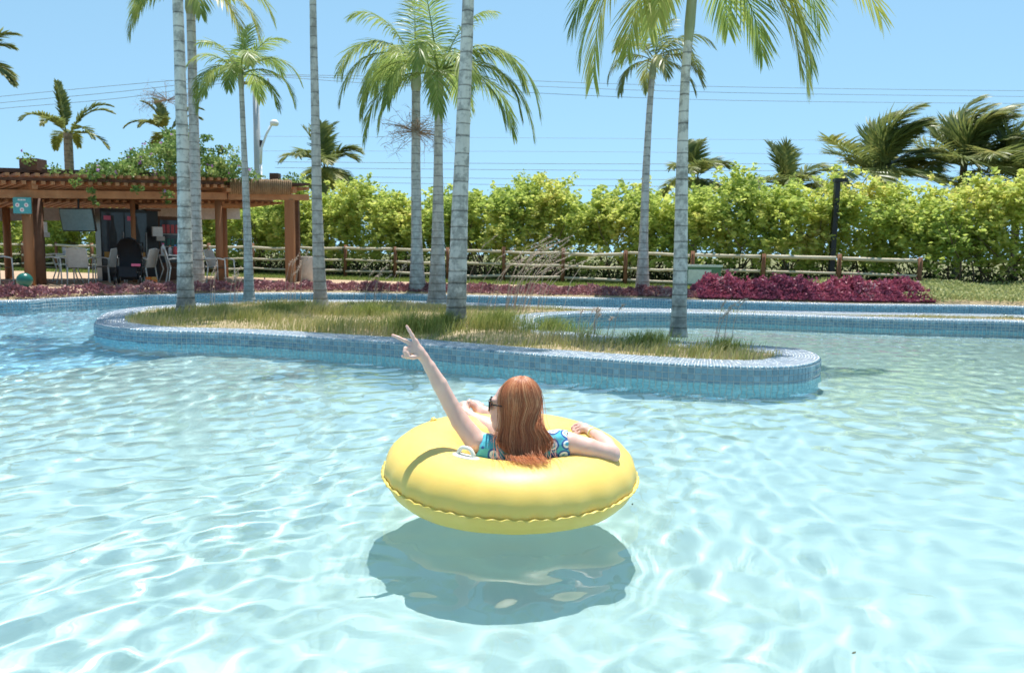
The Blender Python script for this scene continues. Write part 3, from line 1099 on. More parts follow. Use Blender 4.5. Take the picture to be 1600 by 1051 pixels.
rs = random.Random(21)
rs0 = random.Random(1)
class _Z:
    def random(s): return .0
    def gauss(s, a, b_): return a
G = []
for i in range(26):
    G.append(spline3(hair_path(-1 + 2 * i / 25, .9, _Z(), 0, False), 26))
G = np.array(G)
inner = G.copy(); inner[:, :, 1] += .03
V = np.concatenate([G.reshape(-1, 3), inner.reshape(-1, 3)]) - PO
n1 = 26 * 26
F = []
for i in range(25):
    for j in range(25):
        q = (i * 26 + j, i * 26 + j + 1, (i + 1) * 26 + j + 1, (i + 1) * 26 + j)
        F.append(q); F.append(tuple(n1 + x for x in q[::-1]))
hair = link('hair', np_mesh('hair', V, F, M['hair_shell'], True), person)
strands = []
NPT = 22
clumps = [(rs.uniform(-1, 1), rs.random(), rs.random()) for _ in range(150)]
for i in range(5200):
    cu, cl, cr = clumps[rs.randrange(150)]
    u_ = max(-1.03, min(1.04, cu + rs.gauss(0, .055)))
    lay = rs.random()
    P = spline3(hair_path(u_, lay * .9 - .15, rs, 0), NPT)
    t = np.linspace(0, 1, NPT)[:, None]
    wob = np.stack([np.sin(t[:, 0] * 7 + cu * 40) * .0035, np.cos(t[:, 0] * 6 + cl * 40) * .003, np.zeros(NPT)], 1) * t
    P = P + wob + np.array([rs.gauss(0, .0016), rs.gauss(0, .0016), 0]) * t
    strands.append(P)
for cu, dx, td, cnt in ((-.5, .03, .02, 40), (-.3, .035, .035, 50), (-.08, .045, .06, 50), (.1, .04, .05, 40), (.28, .05, .035, 40), (.5, .03, .02, 30)):
    for i in range(cnt):            # locks that trail on to the vinyl
        P = spline3(hair_path(cu + rs.gauss(0, .15), rs.random() * .5 - .15, rs, td * rs.uniform(.3, 1.1), True, dx + rs.gauss(0, .012)), NPT)
        strands.append(P)
for i in range(70):                 # loose flyaway strands
    u_ = rs.choice([-1.0, 1.0, rs.uniform(-1, 1)]) + rs.gauss(0, .04)
    P = spline3(hair_path(u_, -.2, rs, rs.choice([0, 0, rs.uniform(.02, .08)]), True, rs.gauss(.03, .03)), NPT)
    t = np.linspace(0, 1, NPT)[:, None]
    off = np.array([rs.gauss(.012 * u_, .012), rs.gauss(-.004, .005), rs.gauss(0.002, .004)])
    strands.append(P + off * t ** 1.3 + np.stack([np.sin(t[:, 0] * 5 + i) * .004] * 3, 1) * t)
SP = np.concatenate(strands)
# strand ends lie on the vinyl instead of sinking into it
Tinv = np.array(TILT.inverted())
TCp = np.array((TC.x / PS, TC.y / PS, CAM_Z + (TC.z - CAM_Z) / PS))
q = (SP - TCp) @ Tinv.T
rad = np.hypot(q[:, 0], q[:, 1])
inside = np.clip(1 - ((rad - TR / PS) * PS / TA) ** 2, 0, 1)
need = TBh / PS * np.sqrt(inside) + .003
low = (rad > (TR - TA * .85) / PS) & (rad < (TR + TA) / PS) & (q[:, 2] < need) & (q[:, 2] > -.02)
SP[low, 2] += (need - q[:, 2])[low]
hc = bpy.data.hair_curves.new('hair_strands')
hc.add_curves([NPT] * len(strands))
hc.points.foreach_set('position', (SP - PO).astype(np.float32).ravel())
ra = hc.attributes.get('radius') or hc.attributes.new('radius', 'FLOAT', 'POINT')
tt_ = np.tile(np.linspace(0, 1, NPT), len(strands))
ra.data.foreach_set('value', (.00085 * (1.05 - .75 * tt_ ** 3)).astype(np.float32))
hc.materials.append(M['hair'])
hs_o = bpy.data.objects.new('hair_strands', hc)
COL.objects.link(hs_o)
hs_o.parent = hair

# ------------------------------------------------------------------ palms
def trunk_mat(name, light, dark, ring):
    m, nt, b = new_mat(name)
    uv = nt.nodes.new('ShaderNodeUVMap')
    sep = nt.nodes.new('ShaderNodeSeparateXYZ')
    nt.links.new(uv.outputs[0], sep.inputs[0])
    # ring scars: v counts rings
    nz = noise(nt, 9, 4)
    ad = nt.nodes.new('ShaderNodeMath'); ad.operation = 'MULTIPLY_ADD'
    nt.links.new(nz.outputs['Fac'], ad.inputs[0]); ad.inputs[1].default_value = .16
    nt.links.new(sep.outputs['Y'], ad.inputs[2])
    fr = nt.nodes.new('ShaderNodeMath'); fr.operation = 'FRACT'
    nt.links.new(ad.outputs[0], fr.inputs[0])
    r1 = ramp(nt, [(0, (.16, .16, .16)), (.05, (.30, .30, .30)), (.11, (1, 1, 1)), (.93, (1, 1, 1)), (1, (.5, .5, .5))])
    nt.links.new(fr.outputs[0], r1.inputs[0])
    # lichen blotches and fine vertical grain
    n2 = noise(nt, 7, 6, .65)
    r2 = ramp(nt, [(.32, dark), (.49, tuple((a + c) / 2 for a, c in zip(light, dark))), (.56, light), (.9, tuple(min(1, c * 1.18) for c in light))])
    tcz = nt.nodes.new('ShaderNodeTexCoord'); sz_ = nt.nodes.new('ShaderNodeSeparateXYZ')
    nt.links.new(tcz.outputs['Object'], sz_.inputs[0])
    mz = nt.nodes.new('ShaderNodeMapRange')
    mz.inputs['From Min'].default_value = 0.0; mz.inputs['From Max'].default_value = 1.1
    mz.inputs['To Min'].default_value = -.13; mz.inputs['To Max'].default_value = .05
    nt.links.new(sz_.outputs['Z'], mz.inputs['Value'])
    az_ = nt.nodes.new('ShaderNodeMath'); az_.operation = 'ADD'
    nt.links.new(n2.outputs['Fac'], az_.inputs[0]); nt.links.new(mz.outputs[0], az_.inputs[1])
    nt.links.new(az_.outputs[0], r2.inputs[0])
    n3 = noise(nt, 26, 4, .6, 'Object', (1, 1, .09))
    mx0 = nt.nodes.new('ShaderNodeMix'); mx0.data_type = 'RGBA'; mx0.blend_type = 'MULTIPLY'; mx0.inputs[0].default_value = .3
    nt.links.new(r2.outputs[0], mx0.inputs[6])
    r3 = ramp(nt, [(.3, (.5, .5, .5)), (.6, (1, 1, 1))])
    nt.links.new(n3.outputs['Fac'], r3.inputs[0]); nt.links.new(r3.outputs[0], mx0.inputs[7])
    mx = nt.nodes.new('ShaderNodeMix'); mx.data_type = 'RGBA'; mx.blend_type = 'MULTIPLY'; mx.inputs[0].default_value = ring
    nt.links.new(mx0.outputs[2], mx.inputs[6]); nt.links.new(r1.outputs[0], mx.inputs[7])
    nt.links.new(mx.outputs[2], b.inputs['Base Color'])
    b.inputs['Roughness'].default_value = .8
    b.inputs['Specular IOR Level'].default_value = .25
    bump(nt, b, n2.outputs['Fac'], .35, .01)
    return m


M['trunk'] = trunk_mat('pale ringed palm trunk', (.68, .63, .565), (.24, .225, .20), .75)
M['trunk2'] = trunk_mat('grey ringed palm trunk', (.56, .52, .475), (.30, .275, .245), .65)
M['coco_trunk'] = trunk_mat('coconut trunk', (.30, .25, .18), (.12, .10, .07), .6)
M['shaft'] = mottled('green crownshaft', [(.3, (.24, .27, .13)), (.7, (.42, .41, .26))], 6, .5, 4, 0, (1, 1, .2))
M['frond'] = leaf_mat('palm frond green', [(0, (.15, .22, .055)), (.45, (.26, .35, .085)), (.8, (.42, .47, .13)), (1, (.60, .58, .2))], .4, .5, noise_scale=1.3)
M['frond_y'] = leaf_mat('yellowing palm frond', [(0, (.28, .35, .07)), (.5, (.48, .48, .11)), (1, (.74, .64, .2))], .4, .52, noise_scale=1.6)
M['frond_c'] = leaf_mat('coconut frond', [(0, (.12, .165, .05)), (.5, (.22, .26, .075)), (.85, (.42, .40, .12)), (1, (.60, .50, .19))], .4, .42, noise_scale=.7)
M['dry'] = leaf_mat('dry flower stalks', [(0, (.24, .15, .09)), (1, (.50, .36, .24))], .8, .2)


def trunk_mesh(name, pts, rad, mat, ring_len=.19, n=18, flare=1.25, seed=0):
    """tapering trunk with raised leaf-scar rings"""
    rg = random.Random(seed)
    P = [Vector(p) for p in pts]
    fine = spline3([tuple(p) for p in P], 90)
    seg = np.linalg.norm(np.diff(fine, axis=0), axis=1)
    s_ = np.concatenate([[0], np.cumsum(seg)])
    L = s_[-1]
    stations = []
    v = 0.0; z = 0.0; k = 0
    while z < L:
        step = ring_len * rg.uniform(.72, 1.25) * (1 if z > .35 else .7)
        for fr, bulge in ((0, -.020), (.05, .022), (.14, .008), (.5, 0.0), (.9, -.006)):
            zz = z + step * fr
            if zz < L: stations.append((zz, bulge, k + fr))
        z += step; k += 1
    stations.append((L, 0, k))
    V, UV = [], []
    for zz, bulge, vv in stations:
        c = np.array([np.interp(zz, s_, fine[:, q]) for q in range(3)])
        t_ = zz / L
        r_ = np.interp(t_, np.linspace(0, 1, len(rad)), rad) * (1 + bulge) * (1 + (flare - 1) * math.exp(-zz / .12))
        for q in range(n):
            a = 2 * math.pi * q / n
            rr = r_ * (1 + .018 * math.sin(a * 3 + zz * 2.3 + seed) + .012 * math.sin(a * 5 - zz * 5))
            V.append((c[0] + rr * math.cos(a), c[1] + rr * math.sin(a), c[2])); UV.append((q / n, vv))
    F = []
    for i in range(len(stations) - 1):
        for q in range(n):
            F.append((i * n + q, i * n + (q + 1) % n, (i + 1) * n + (q + 1) % n, (i + 1) * n + q))
    me = np_mesh(name, V, np.array(F), mat, True)
    uvl = me.uv_layers.new(name='UVMap')
    li = np.array(F).ravel()
    uvl.data.foreach_set('uv', np.array(UV, np.float32)[li].ravel())
    return me


def frond_geo(base, az, el, L, droop, leaf, rg, wind=(0, 0, 0), nl=46, wid=.021, hang=.55, bare=.16, stiff=.35):
    """one pinnate frond: rachis plus leaflets; returns vertices, triangles"""
    base = np.array(base, float)
    d = np.array((math.cos(az) * math.cos(el), math.sin(az) * math.cos(el), math.sin(el)))
    K = 26
    P = [base]; D = []
    wind = np.array(wind, float)
    dl = L / K
    for i in range(K):
        t = i / K
        d = d + (np.array((0, 0, -droop)) + wind) * dl / L * (.35 + 1.5 * t)
        d /= np.linalg.norm(d)
        D.append(d.copy()); P.append(P[-1] + d * dl)
    D.append(d.copy())
    P = np.array(P); D = np.array(D)
    V, F = [], []
    # rachis: a three-sided tapering bar
    for i in range(0, K + 1, 2):
        t = i / K
        sd = np.cross(D[i], (0, 0, 1)); sd /= np.linalg.norm(sd) + 1e-6
        up = np.cross(sd, D[i])
        w = (.024 * (1 - t) ** 1.2 + .003) * (L / 2.0) ** .5
        V += [P[i] + sd * w, P[i] - sd * w, P[i] - up * w * .9]
    m = K // 2 + 1
    for i in range(m - 1):
        for a, b_ in ((0, 1), (1, 2), (2, 0)):
            q = [i * 3 + a, i * 3 + b_, (i + 1) * 3 + b_, (i + 1) * 3 + a]
            F += [(q[0], q[1], q[2]), (q[0], q[2], q[3])]
    g3 = np.array((0, 0, -1.0))
    for s in (1, -1):
        for j in range(nl):
            t = bare + (1 - bare) * (j + rg.random() * .7) / nl
            x = t * K
            i = min(K - 1, int(x)); f = x - i
            p = P[i] * (1 - f) + P[i + 1] * f
            dd = D[i]
            sd = np.cross(dd, (0, 0, 1)); sd /= np.linalg.norm(sd) + 1e-6
            up = np.cross(sd, dd)
            prof = min(1, (t - bare * .6) / .22) * (1 - .62 * max(0, (t - .55) / .45) ** 1.6)
            ll = leaf * prof * rg.uniform(.82, 1.12)
            fwd = .35 + .75 * t
            ld = s * sd * (1 - .45 * t) + dd * fwd + up * rg.uniform(.05, .4) * stiff * 2
            ld = ld / np.linalg.norm(ld)
            q = p.copy()
            w = wid * rg.uniform(.8, 1.25)
            b0 = len(V)
            e2 = ld.copy()
            hg = hang * rg.uniform(.7, 1.3)
            nrm_w = np.cross(e2, up); nrm_w /= np.linalg.norm(nrm_w) + 1e-6
            tw = up * rg.uniform(-.5, .5)
            for kq, (fr, ww) in enumerate(((0, .45), (.3, 1.0), (.68, .8))):
                wv = nrm_w + tw; wv /= np.linalg.norm(wv)
                V += [q + wv * w * ww * .5, q - wv * w * ww * .5]
                e2 = e2 + (g3 * hg + wind * .55) * .42
                e2 /= np.linalg.norm(e2)
                q = q + e2 * ll * (.3, .38, .32)[kq]
            V.append(q)
            F += [(b0, b0 + 1, b0 + 3), (b0, b0 + 3, b0 + 2), (b0 + 2, b0 + 3, b0 + 5), (b0 + 2, b0 + 5, b0 + 4), (b0 + 4, b0 + 5, b0 + 6)]
    return np.array(V), np.array(F)


def palm(label, base, path, rad, fronds, leaf, tmat='trunk', shaft=None, seed=0, wind=(0, 0, 0), fmat='frond', ring_len=.19, nl=46, wid=.022, hang=.55, group=None, cat='palm tree', dry=None, name='palm_tree', yellow=(), stiff=.35):
    rg = random.Random(seed)
    b0 = Vector(base)
    t = empty(name, b0)
    tag(t, label, cat, group)
    loc = [Vector(p) - b0 for p in path]
    link('trunk', trunk_mesh('trunk', loc, rad, M[tmat], ring_len, seed=seed), t)
    top = loc[-1]
    if shaft:
        up = (loc[-1] - loc[-2]).normalized()
        r0 = rad[-1]
        MB().tube([top - up * .05, top + up * shaft * .15, top + up * shaft * .5, top + up * shaft * .85, top + up * shaft * 1.05], [r0 * 1.0, r0 * 1.28, r0 * 1.2, r0 * .85, r0 * .4], 14).build('crownshaft', M['shaft'], t, True)
        top = top + up * shaft
    for i, (az, el, L, dr) in enumerate(fronds):
        a = R(az + rg.uniform(-5, 5))
        off = Vector((math.cos(a), math.sin(a), 0)) * rad[-1] * .5
        V, F = frond_geo(top + off + Vector((0, 0, rg.uniform(-.06, .04))), a, R(el), L * rg.uniform(.94, 1.06), dr, leaf * (L ** .35), rg, wind, nl, wid, hang, stiff=stiff)
        link('frond', np_mesh('frond', V, F, M['frond_y' if i in yellow else fmat]), t)
    if dry:                        # dry branching flower stalks below the crown
        dz, spread, cnt = dry
        V, F = [], []
        mb = MB()
        c0 = loc[-1] + Vector((0, 0, dz))
        for q in range(cnt):
            a = rg.uniform(0, 6.28)
            p = c0.copy(); d = Vector((math.cos(a), math.sin(a), rg.uniform(-.2, .9))).normalized()
            pts = [p.copy()]
            for k in range(4):
                d = (d + Vector((rg.gauss(0, .25), rg.gauss(0, .25), -.12))).normalized()
                p = p + d * spread * rg.uniform(.16, .3); pts.append(p.copy())
            mb.tube(pts, [.009, .007, .005, .004, .002], 4, False)
            for k in range(7):
                e = pts[rg.randrange(2, 5)]
                dd = Vector((rg.gauss(0, 1), rg.gauss(0, 1), rg.gauss(0, .7))).normalized()
                mb.tube([e, e + dd * spread * .14, e + dd * spread * .25 + Vector((0, 0, -.03))], [.004, .003, .0015], 3, False)
        mb.build('dry_flower_stalk', M['dry'], t)
    return t


def px_path(pts, Y, zb=None):
    """trunk centre line through photo points at distance Y, from its foot upwards"""
    out = [gy(x, y, Y) for x, y in pts]
    if zb is not None: out[0].z = zb
    return out


ISZ = ZT - .04
def ring_of(n, el, L, dr, rg, a0=0):
    return [(a0 + 360 * i / n + rg.uniform(-10, 10), el + rg.uniform(-12, 12), L * rg.uniform(.88, 1.1), dr * rg.uniform(.85, 1.15)) for i in range(n)]


def crown(seed, L, n1=7, n2=6, a0=0):
    rg = random.Random(seed)
    return ring_of(n1, 18, L, 2.3, rg, a0) + ring_of(n2, 50, L * .95, 1.8, rg, a0 + 30) + ring_of(3, 78, L * .8, 1.0, rg, a0 + 10)


def depth_at(px, py, z): return gz(px, py, z).y


# palms on the island
D1 = depth_at(290, 490, ISZ)
pp = px_path([(291, 490), (289, 400), (286, 250), (281, 100), (277, -20), (273, -150)], D1, ISZ)
palm('tall pale palm trunk nearest the tip of the island by the pergola', pp[0], pp, [.13, .098, .086, .078, .072, .07], crown(3, 1.9), .42, 'trunk', .7, 3, (.25, 0, 0), nl=40)
D2 = depth_at(501, 478, ISZ)
pp = px_path([(501, 478), (497, 380), (493, 200), (490, 60), (487, -120)], D2, ISZ)
palm('slender palm trunk on the island standing in front of the concrete pot', pp[0], pp, [.12, .09, .073, .058, .052], crown(5, 1.8), .42, 'trunk2', .7, 5, (.25, 0, 0), nl=40)
D3 = depth_at(712, 512, ISZ)
pp = px_path([(711.5, 512), (715, 430), (719, 320), (724, 180), (730, 50), (733, -40), (738, -230)], D3, ISZ)
palm('thick pale palm trunk with dark bands rising behind the raised hand', pp[0], pp, [.13, .112, .096, .084, .073, .066, .062], crown(8, 1.9), .44, 'trunk', .7, 8, (.25, 0, 0), nl=40)
D4 = depth_at(1061, 526, ISZ)
pp = px_path([(1060, 526), (1063, 420), (1066, 250), (1071, 120), (1076, 60)], D4, ISZ)
fr4 = [(178, 12, 1.9, 2.9), (194, 20, 2.35, 4.3), (208, -14, 1.6, 2.2), (232, 10, 1.45, 3.2), (160, 30, 1.8, 2.6), (0, 14, 2.0, 3.2), (-14, 2, 1.8, 2.9), (-24, 12, 2.25, 4.0), (15, 34, 2.1, 2.6), (22, -4, 1.6, 2.4), (60, 30, 1.6, 2.6), (110, 30, 1.6, 2.6), (300, 60, 1.5, 2.0), (140, 65, 1.5, 1.4), (20, 70, 1.5, 1.4), (2, 26, 2.4, 1.9)]
palm('palm with yellow-green drooping fronds standing near the island end', pp[0], pp, [.094, .082, .072, .058, .048], fr4, .52, 'trunk', .86, 12, (.12, 0, 0), 'frond', 0.17, 46, .021, .62, yellow=(1, 2, 3, 6, 7, 15))
D5 = depth_at(389, 468, ISZ)
pp = px_path([(389, 468), (388, 400), (384, 300), (380, 200), (377, 135)], D5, ISZ)
fr5 = [(175, 28, 1.25, 2.7), (190, 5, 1.3, 2.6), (205, 45, 1.3, 2.4), (160, 60, 1.2, 1.6), (0, 25, 1.35, 2.8), (-12, 5, 1.15, 2.6), (15, 45, 1.4, 2.5), (-20, 60, 1.2, 1.5), (90, 30, 1.2, 2.4), (60, 50, 1.2, 2.0), (270, 25, 1.1, 2.8), (300, 48, 1.2, 2.4), (235, 20, 1.2, 2.8), (120, 50, 1.2, 2), (80, 80, 1.0, .8)]
palm('thin young palm with a full green crown in front of the pergola', pp[0], pp, [.10, .078, .066, .052, .045], fr5, .36, 'trunk2', .28, 14, (.1, 0, 0), 'frond', .13, 44, .022, .6)
D8 = 15.0
pp = px_path([(683, 470), (684, 380), (685, 250), (686, 150)], D8, ISZ)
fr8 = [(178, 28, 1.9, 3.0), (190, 5, 1.7, 2.7), (205, 40, 1.9, 2.8), (150, 40, 1.9, 2.4), (0, 30, 2.0, 3.0), (-10, 8, 1.75, 2.6), (-20, 45, 2.0, 2.9), (18, 45, 2.1, 2.6), (80, 30, 1.7, 2.5), (120, 60, 1.7, 1.6), (270, 10, 1.5, 2.8), (255, 45, 1.6, 2.6), (300, 30, 1.7, 2.8), (225, 22, 1.7, 2.9), (40, 70, 1.7, 1.4), (240, 75, 1.6, 1.2), (5, 22, 2.45, 3.0), (-8, 40, 2.5, 3.3), (28, 20, 2.2, 2.8), (170, 12, 2.0, 2.8)]
palm('brownish ringed palm trunk on the island just left of the thick pale trunk', pp[0], pp, [.17, .115, .085, .07], fr8, .46, 'trunk2', .45, 17, (.1, 0, 0), 'frond', .17, 48, .026, .75)
# palms in the bed beyond the pool wall
D6 = 18.6
pp = px_path([(308, 450), (306, 350), (303, 200), (300, 90), (298, 20)], D6, .2)
fr6 = [(185, 10, 1.9, 2.6), (0, 20, 2.2, 3.0), (-20, 0, 2.0, 2.8), (20, 40, 2.2, 2.6), (160, 40, 2.0, 2.4), (250, 30, 1.8, 2.6), (300, 20, 1.9, 2.7), (80, 50, 2, 1.8), (60, 75, 1.8, 1.0), (210, 60, 1.9, 1.8)]
palm('grey palm trunk in the bed half hidden behind the tall island palm', pp[0], pp, [.17, .13, .112, .10, .095], fr6, .5, 'trunk2', .5, 19, (.1, 0, 0), 'frond', .2, 44, .03, .7, yellow=(1, 2))
D7 = 18.4
pp = px_path([(653, 458), (651, 380), (650, 280), (650, 180), (650, 140)], D7, .2)
fr7 = [(180, 25, 2.2, 2.8), (192, 0, 1.9, 2.5), (205, 40, 2.2, 2.7), (165, 45, 2.2, 2.4), (0, 15, 1.8, 2.8), (215, 15, 1.9, 2.9), (250, 35, 1.8, 2.7), (290, 25, 1.8, 2.9), (330, 35, 2.0, 2.6), (60, 40, 2.0, 2.2), (120, 35, 2.0, 2.2), (100, 75, 1.8, 1.0), (185, 65, 2.0, 1.8)]
palm('palm with dry brown flower stalks under its crown behind the island', pp[0], pp, [.19, .125, .11, .10, .095], fr7, .5, 'trunk2', .6, 23, (.05, 0, 0), 'frond', .19, 46, .028, .75, dry=(-.95, .8, 70))
D9 = 18.8
pp = px_path([(1004, 457), (1005, 400), (1009, 280), (1015, 170), (1019, 122)], D9, .2)
fr9 = [(175, 30, 1.3, 2.6), (195, 5, 1.2, 2.6), (205, 50, 1.3, 2.2), (0, 25, 1.45, 2.7), (-15, 0, 1.3, 2.3), (15, 40, 1.6, 2.6), (-20, 55, 1.5, 2.0), (90, 30, 1.4, 2.4), (270, 20, 1.2, 2.6), (300, 45, 1.3, 2.4), (140, 55, 1.3, 1.8), (60, 75, 1.3, 1.0)]
palm('slim palm rising from the purple bed with a small dark crown', pp[0], pp, [.17, .105, .09, .075, .065], fr9, .42, 'trunk2', .42, 29, (.3, 0, 0), 'frond_c', .2, 42, .028, .7)
# wind-blown coconut palms beyond the hedge
def coco(label, px, py, Y, L, seed, n=18, wind=(1.0, 0, 0), dry=None, rad=.16, lean=0.0, fm='frond_c', upright=0, hang=.35, leaf=.30):
    top = gy(px, py, Y)
    base = Vector((top.x - lean, Y, .15))
    path = [base, base.lerp(top, .35) + Vector((lean * .05, 0, 0)), base.lerp(top, .7), top]
    rg = random.Random(seed)
    fr = []
    for i in range(n):
        el = [-12, 12, 35, 58, 78][i % 5] + rg.uniform(-8, 8)
        if upright: el = max(el, rg.uniform(8, 30))
        if wind[0] > 1:
            el = [8, 45, 70, 84, 28][i % 5] + rg.uniform(-8, 6)
            fr.append((360 * i * .381966, el, L * rg.uniform(.8, 1.1), .75))
            continue
        fr.append((360 * i * .381966, el, L * rg.uniform(.85, 1.1), (1.5 if el > 0 else 1.0)))
    palm(label, base, path, [rad * 1.3, rad, rad * .9, rad * .85], fr, L * leaf, 'coco_trunk', None, seed, wind, fm, .25, 50, .075, hang, 'coconut palms beyond the hedge', 'coconut palm', dry, 'coconut_palm', stiff=.5)


coco('lone coconut palm with sparse ragged fronds rising above the pergola roof', 106, 208, 34, 2.1, 41, 10, (.12, 0, 0), rad=.2, upright=1, hang=.12, leaf=.17)
coco('coconut palm with dry brown flower stalks behind the vine on the pergola', 262, 205, 30, 1.5, 43, 13, (.1, 0, 0), (1.1, 1.1, 46), rad=.16, hang=.2, leaf=.2)
coco('bushy coconut palm showing just beside the slender trunk', 508, 262, 40, 2.3, 47, 16, (.4, 0, 0))
coco('coconut palm peeping out behind the drooping-frond palm', 1088, 278, 40, 2.2, 53, 16, (.5, 0, 0))
coco('small coconut palm with spiky upright fronds over the hedge', 1232, 300, 38, 2.4, 59, 15, (.3, 0, 0), upright=1)
coco('wind-blown coconut palm just right of the black lamp post', 1376, 270, 33, 2.75, 61, 30, (1.15, .05, .0))
coco('tall wind-blown coconut palm at the far end of the hedge', 1506, 258, 34, 3.0, 67, 32, (1.15, .05, .0))
coco('coconut palm at the picture edge with dark drooping fronds', 1592, 290, 33, 2.9, 71, 24, (.9, .1, 0))
coco('coconut palm mostly outside the picture beyond the pergola', -38, 92, 30, 1.6, 73, 13, (.1, 0, 0))

# ------------------------------------------------------------------ grass and planting
def inside_poly(P, x, y):
    X0, Y0 = P[:, 0], P[:, 1]
    X1, Y1 = np.roll(X0, -1), np.roll(Y0, -1)
    res = np.zeros(len(x), bool)
    for a, b_, c, d in zip(X0, Y0, X1, Y1):
        m = ((b_ > y) != (d > y))
        if m.any():
            xi = a + (y - b_) / (d - b_ + 1e-12) * (c - a)
            res ^= m & (x < xi)
    return res


def blades(x, y, z, h, w, rng, lean=.5, wind=(.25, 0)):
    """bent grass blades: five vertices each"""
    m = len(x)
    az = rng.uniform(0, 2 * np.pi, m)
    side = np.stack([np.cos(az), np.sin(az), np.zeros(m)], 1)
    la = rng.uniform(0, 2 * np.pi, m)
    lv = np.abs(rng.normal(0, lean, m))
    ln = np.stack([np.cos(la) * lv + wind[0], np.sin(la) * lv + wind[1], np.zeros(m)], 1)
    b0 = np.stack([x, y, z], 1)
    H_ = h[:, None]
    mid = b0 + np.array([0, 0, 1]) * H_ * .55 + ln * H_ * .22
    tip = b0 + np.array([0, 0, 1]) * H_ * (1 - .25 * np.minimum(lv, 1.5))[:, None] + ln * H_ * .75
    W_ = w[:, None]
    V = np.stack([b0 + side * W_, b0 - side * W_, mid + side * W_ * .8, mid - side * W_ * .8, tip], 1)
    base = (np.arange(m) * 5)[:, None]
    F = np.concatenate([base + np.array([[0, 1, 3]]), base + np.array([[0, 3, 2]]), base + np.array([[2, 3, 4]])])
    return V.reshape(-1, 3), F


M['grass'] = leaf_mat('dry island grass', [(0, (.17, .21, .06)), (.25, (.29, .31, .09)), (.45, (.43, .42, .15)), (.68, (.58, .50, .24)), (.85, (.68, .56, .33)), (1, (.56, .40, .24))], .7, .3, noise_scale=.9)
M['grass_g'] = leaf_mat('fresh grass', [(0, (.15, .21, .045)), (.5, (.29, .34, .08)), (1, (.48, .48, .16))], .6, .4)
M['seed'] = leaf_mat('feathery seed heads', [(0, (.48, .36, .28)), (1, (.70, .58, .48))], .8, .3)
rng = np.random.default_rng(5)
N = 150000
bx = rng.uniform(ISL[:, 0].min(), ISL[:, 0].max(), N); by = rng.uniform(ISL[:, 1].min(), ISL[:, 1].max(), N)
SO = resample(ISL - ISL_N * .34, .25, True)
ok = inside_poly(SO, bx, by)
bx, by = bx[ok], by[ok]
dens = .5 + .5 * np.sin(bx * 1.9 + 1.3 * np.sin(by * 1.1)) * np.sin(by * 2.3 + bx * .6)
near_edge = np.min(np.hypot(bx[:, None] - SO[None, ::3, 0], by[:, None] - SO[None, ::3, 1]), 1)
keep = rng.random(len(bx)) < (.35 + .65 * dens)
bx, by, dens, near_edge = bx[keep], by[keep], dens[keep], near_edge[keep]
hgt = .9 * (.05 + .10 * dens + .10 * np.clip(dens - .55, 0, 1) * rng.random(len(bx)) * 2) * rng.uniform(.5, 1.4, len(bx)) * np.clip(.55 + near_edge * 1.1, 0, 1.15)
hgt *= np.where(by > 12.4, .6, 1.0) * np.where(bx > 4.3, .8, 1)
V, F = blades(bx, by, np.full(len(bx), ZT - .035), hgt, rng.uniform(.0022, .005, len(bx)), rng)
tag(link('island_grass', np_mesh('island_grass', V, F, M['grass'])), 'dry yellow-green grass covering the palm island', 'grass', kind='stuff')

# taller tussocks, each a plant of its own
def tussock(label, px, py, n, h, spread, seed, mat='grass_g', group='grass tussocks on the island'):
    c = gz(px, py, ZT - .03)
    r2 = np.random.default_rng(seed)
    a = r2.uniform(0, 6.28, n); rr = np.abs(r2.normal(0, spread, n))
    V, F = blades(rr * np.cos(a), rr * np.sin(a) * .7, np.zeros(n), r2.uniform(.3, 1.05, n) * h * .88, r2.uniform(.0018, .0038, n), r2, .75, (.25, 0))
    o = link('grass_tussock', np_mesh('grass_tussock', V, F, M[mat]))
    o.location = c
    tag(o, label, 'grass tussock', group, 'stuff')


for i, (lab, px, py, n, h, sp) in enumerate([
        ('green grass tussock growing against the thick pale trunk', 690, 513, 900, .33, .16),
        ('tall green grass tussock under the raised hand', 640, 520, 1300, .36, .28),
        ('wide bushy grass tussock to the right of the thick pale trunk', 775, 512, 1500, .36, .30),
        ('grass tussock at the foot of the slender island palm', 470, 486, 900, .27, .22),
        ('grass tussock between the thin young palm and the slender palm', 430, 488, 900, .26, .26),
        ('grass tussock beside the foot of the pale trunk near the island tip', 345, 492, 800, .26, .22),
        ('dense grass tussock in the middle of the island lawn', 575, 492, 1000, .30, .30),
        ('low grass tussock at the foot of the drooping-frond palm', 1010, 540, 900, .24, .22),
        ('low grass tussock on the narrow end of the island', 1130, 548, 700, .20, .20),
        ('bushy grass tussock at the edge of the cove', 860, 520, 1100, .28, .24)]):
    tussock(lab, px, py, n, h, sp, 100 + i)

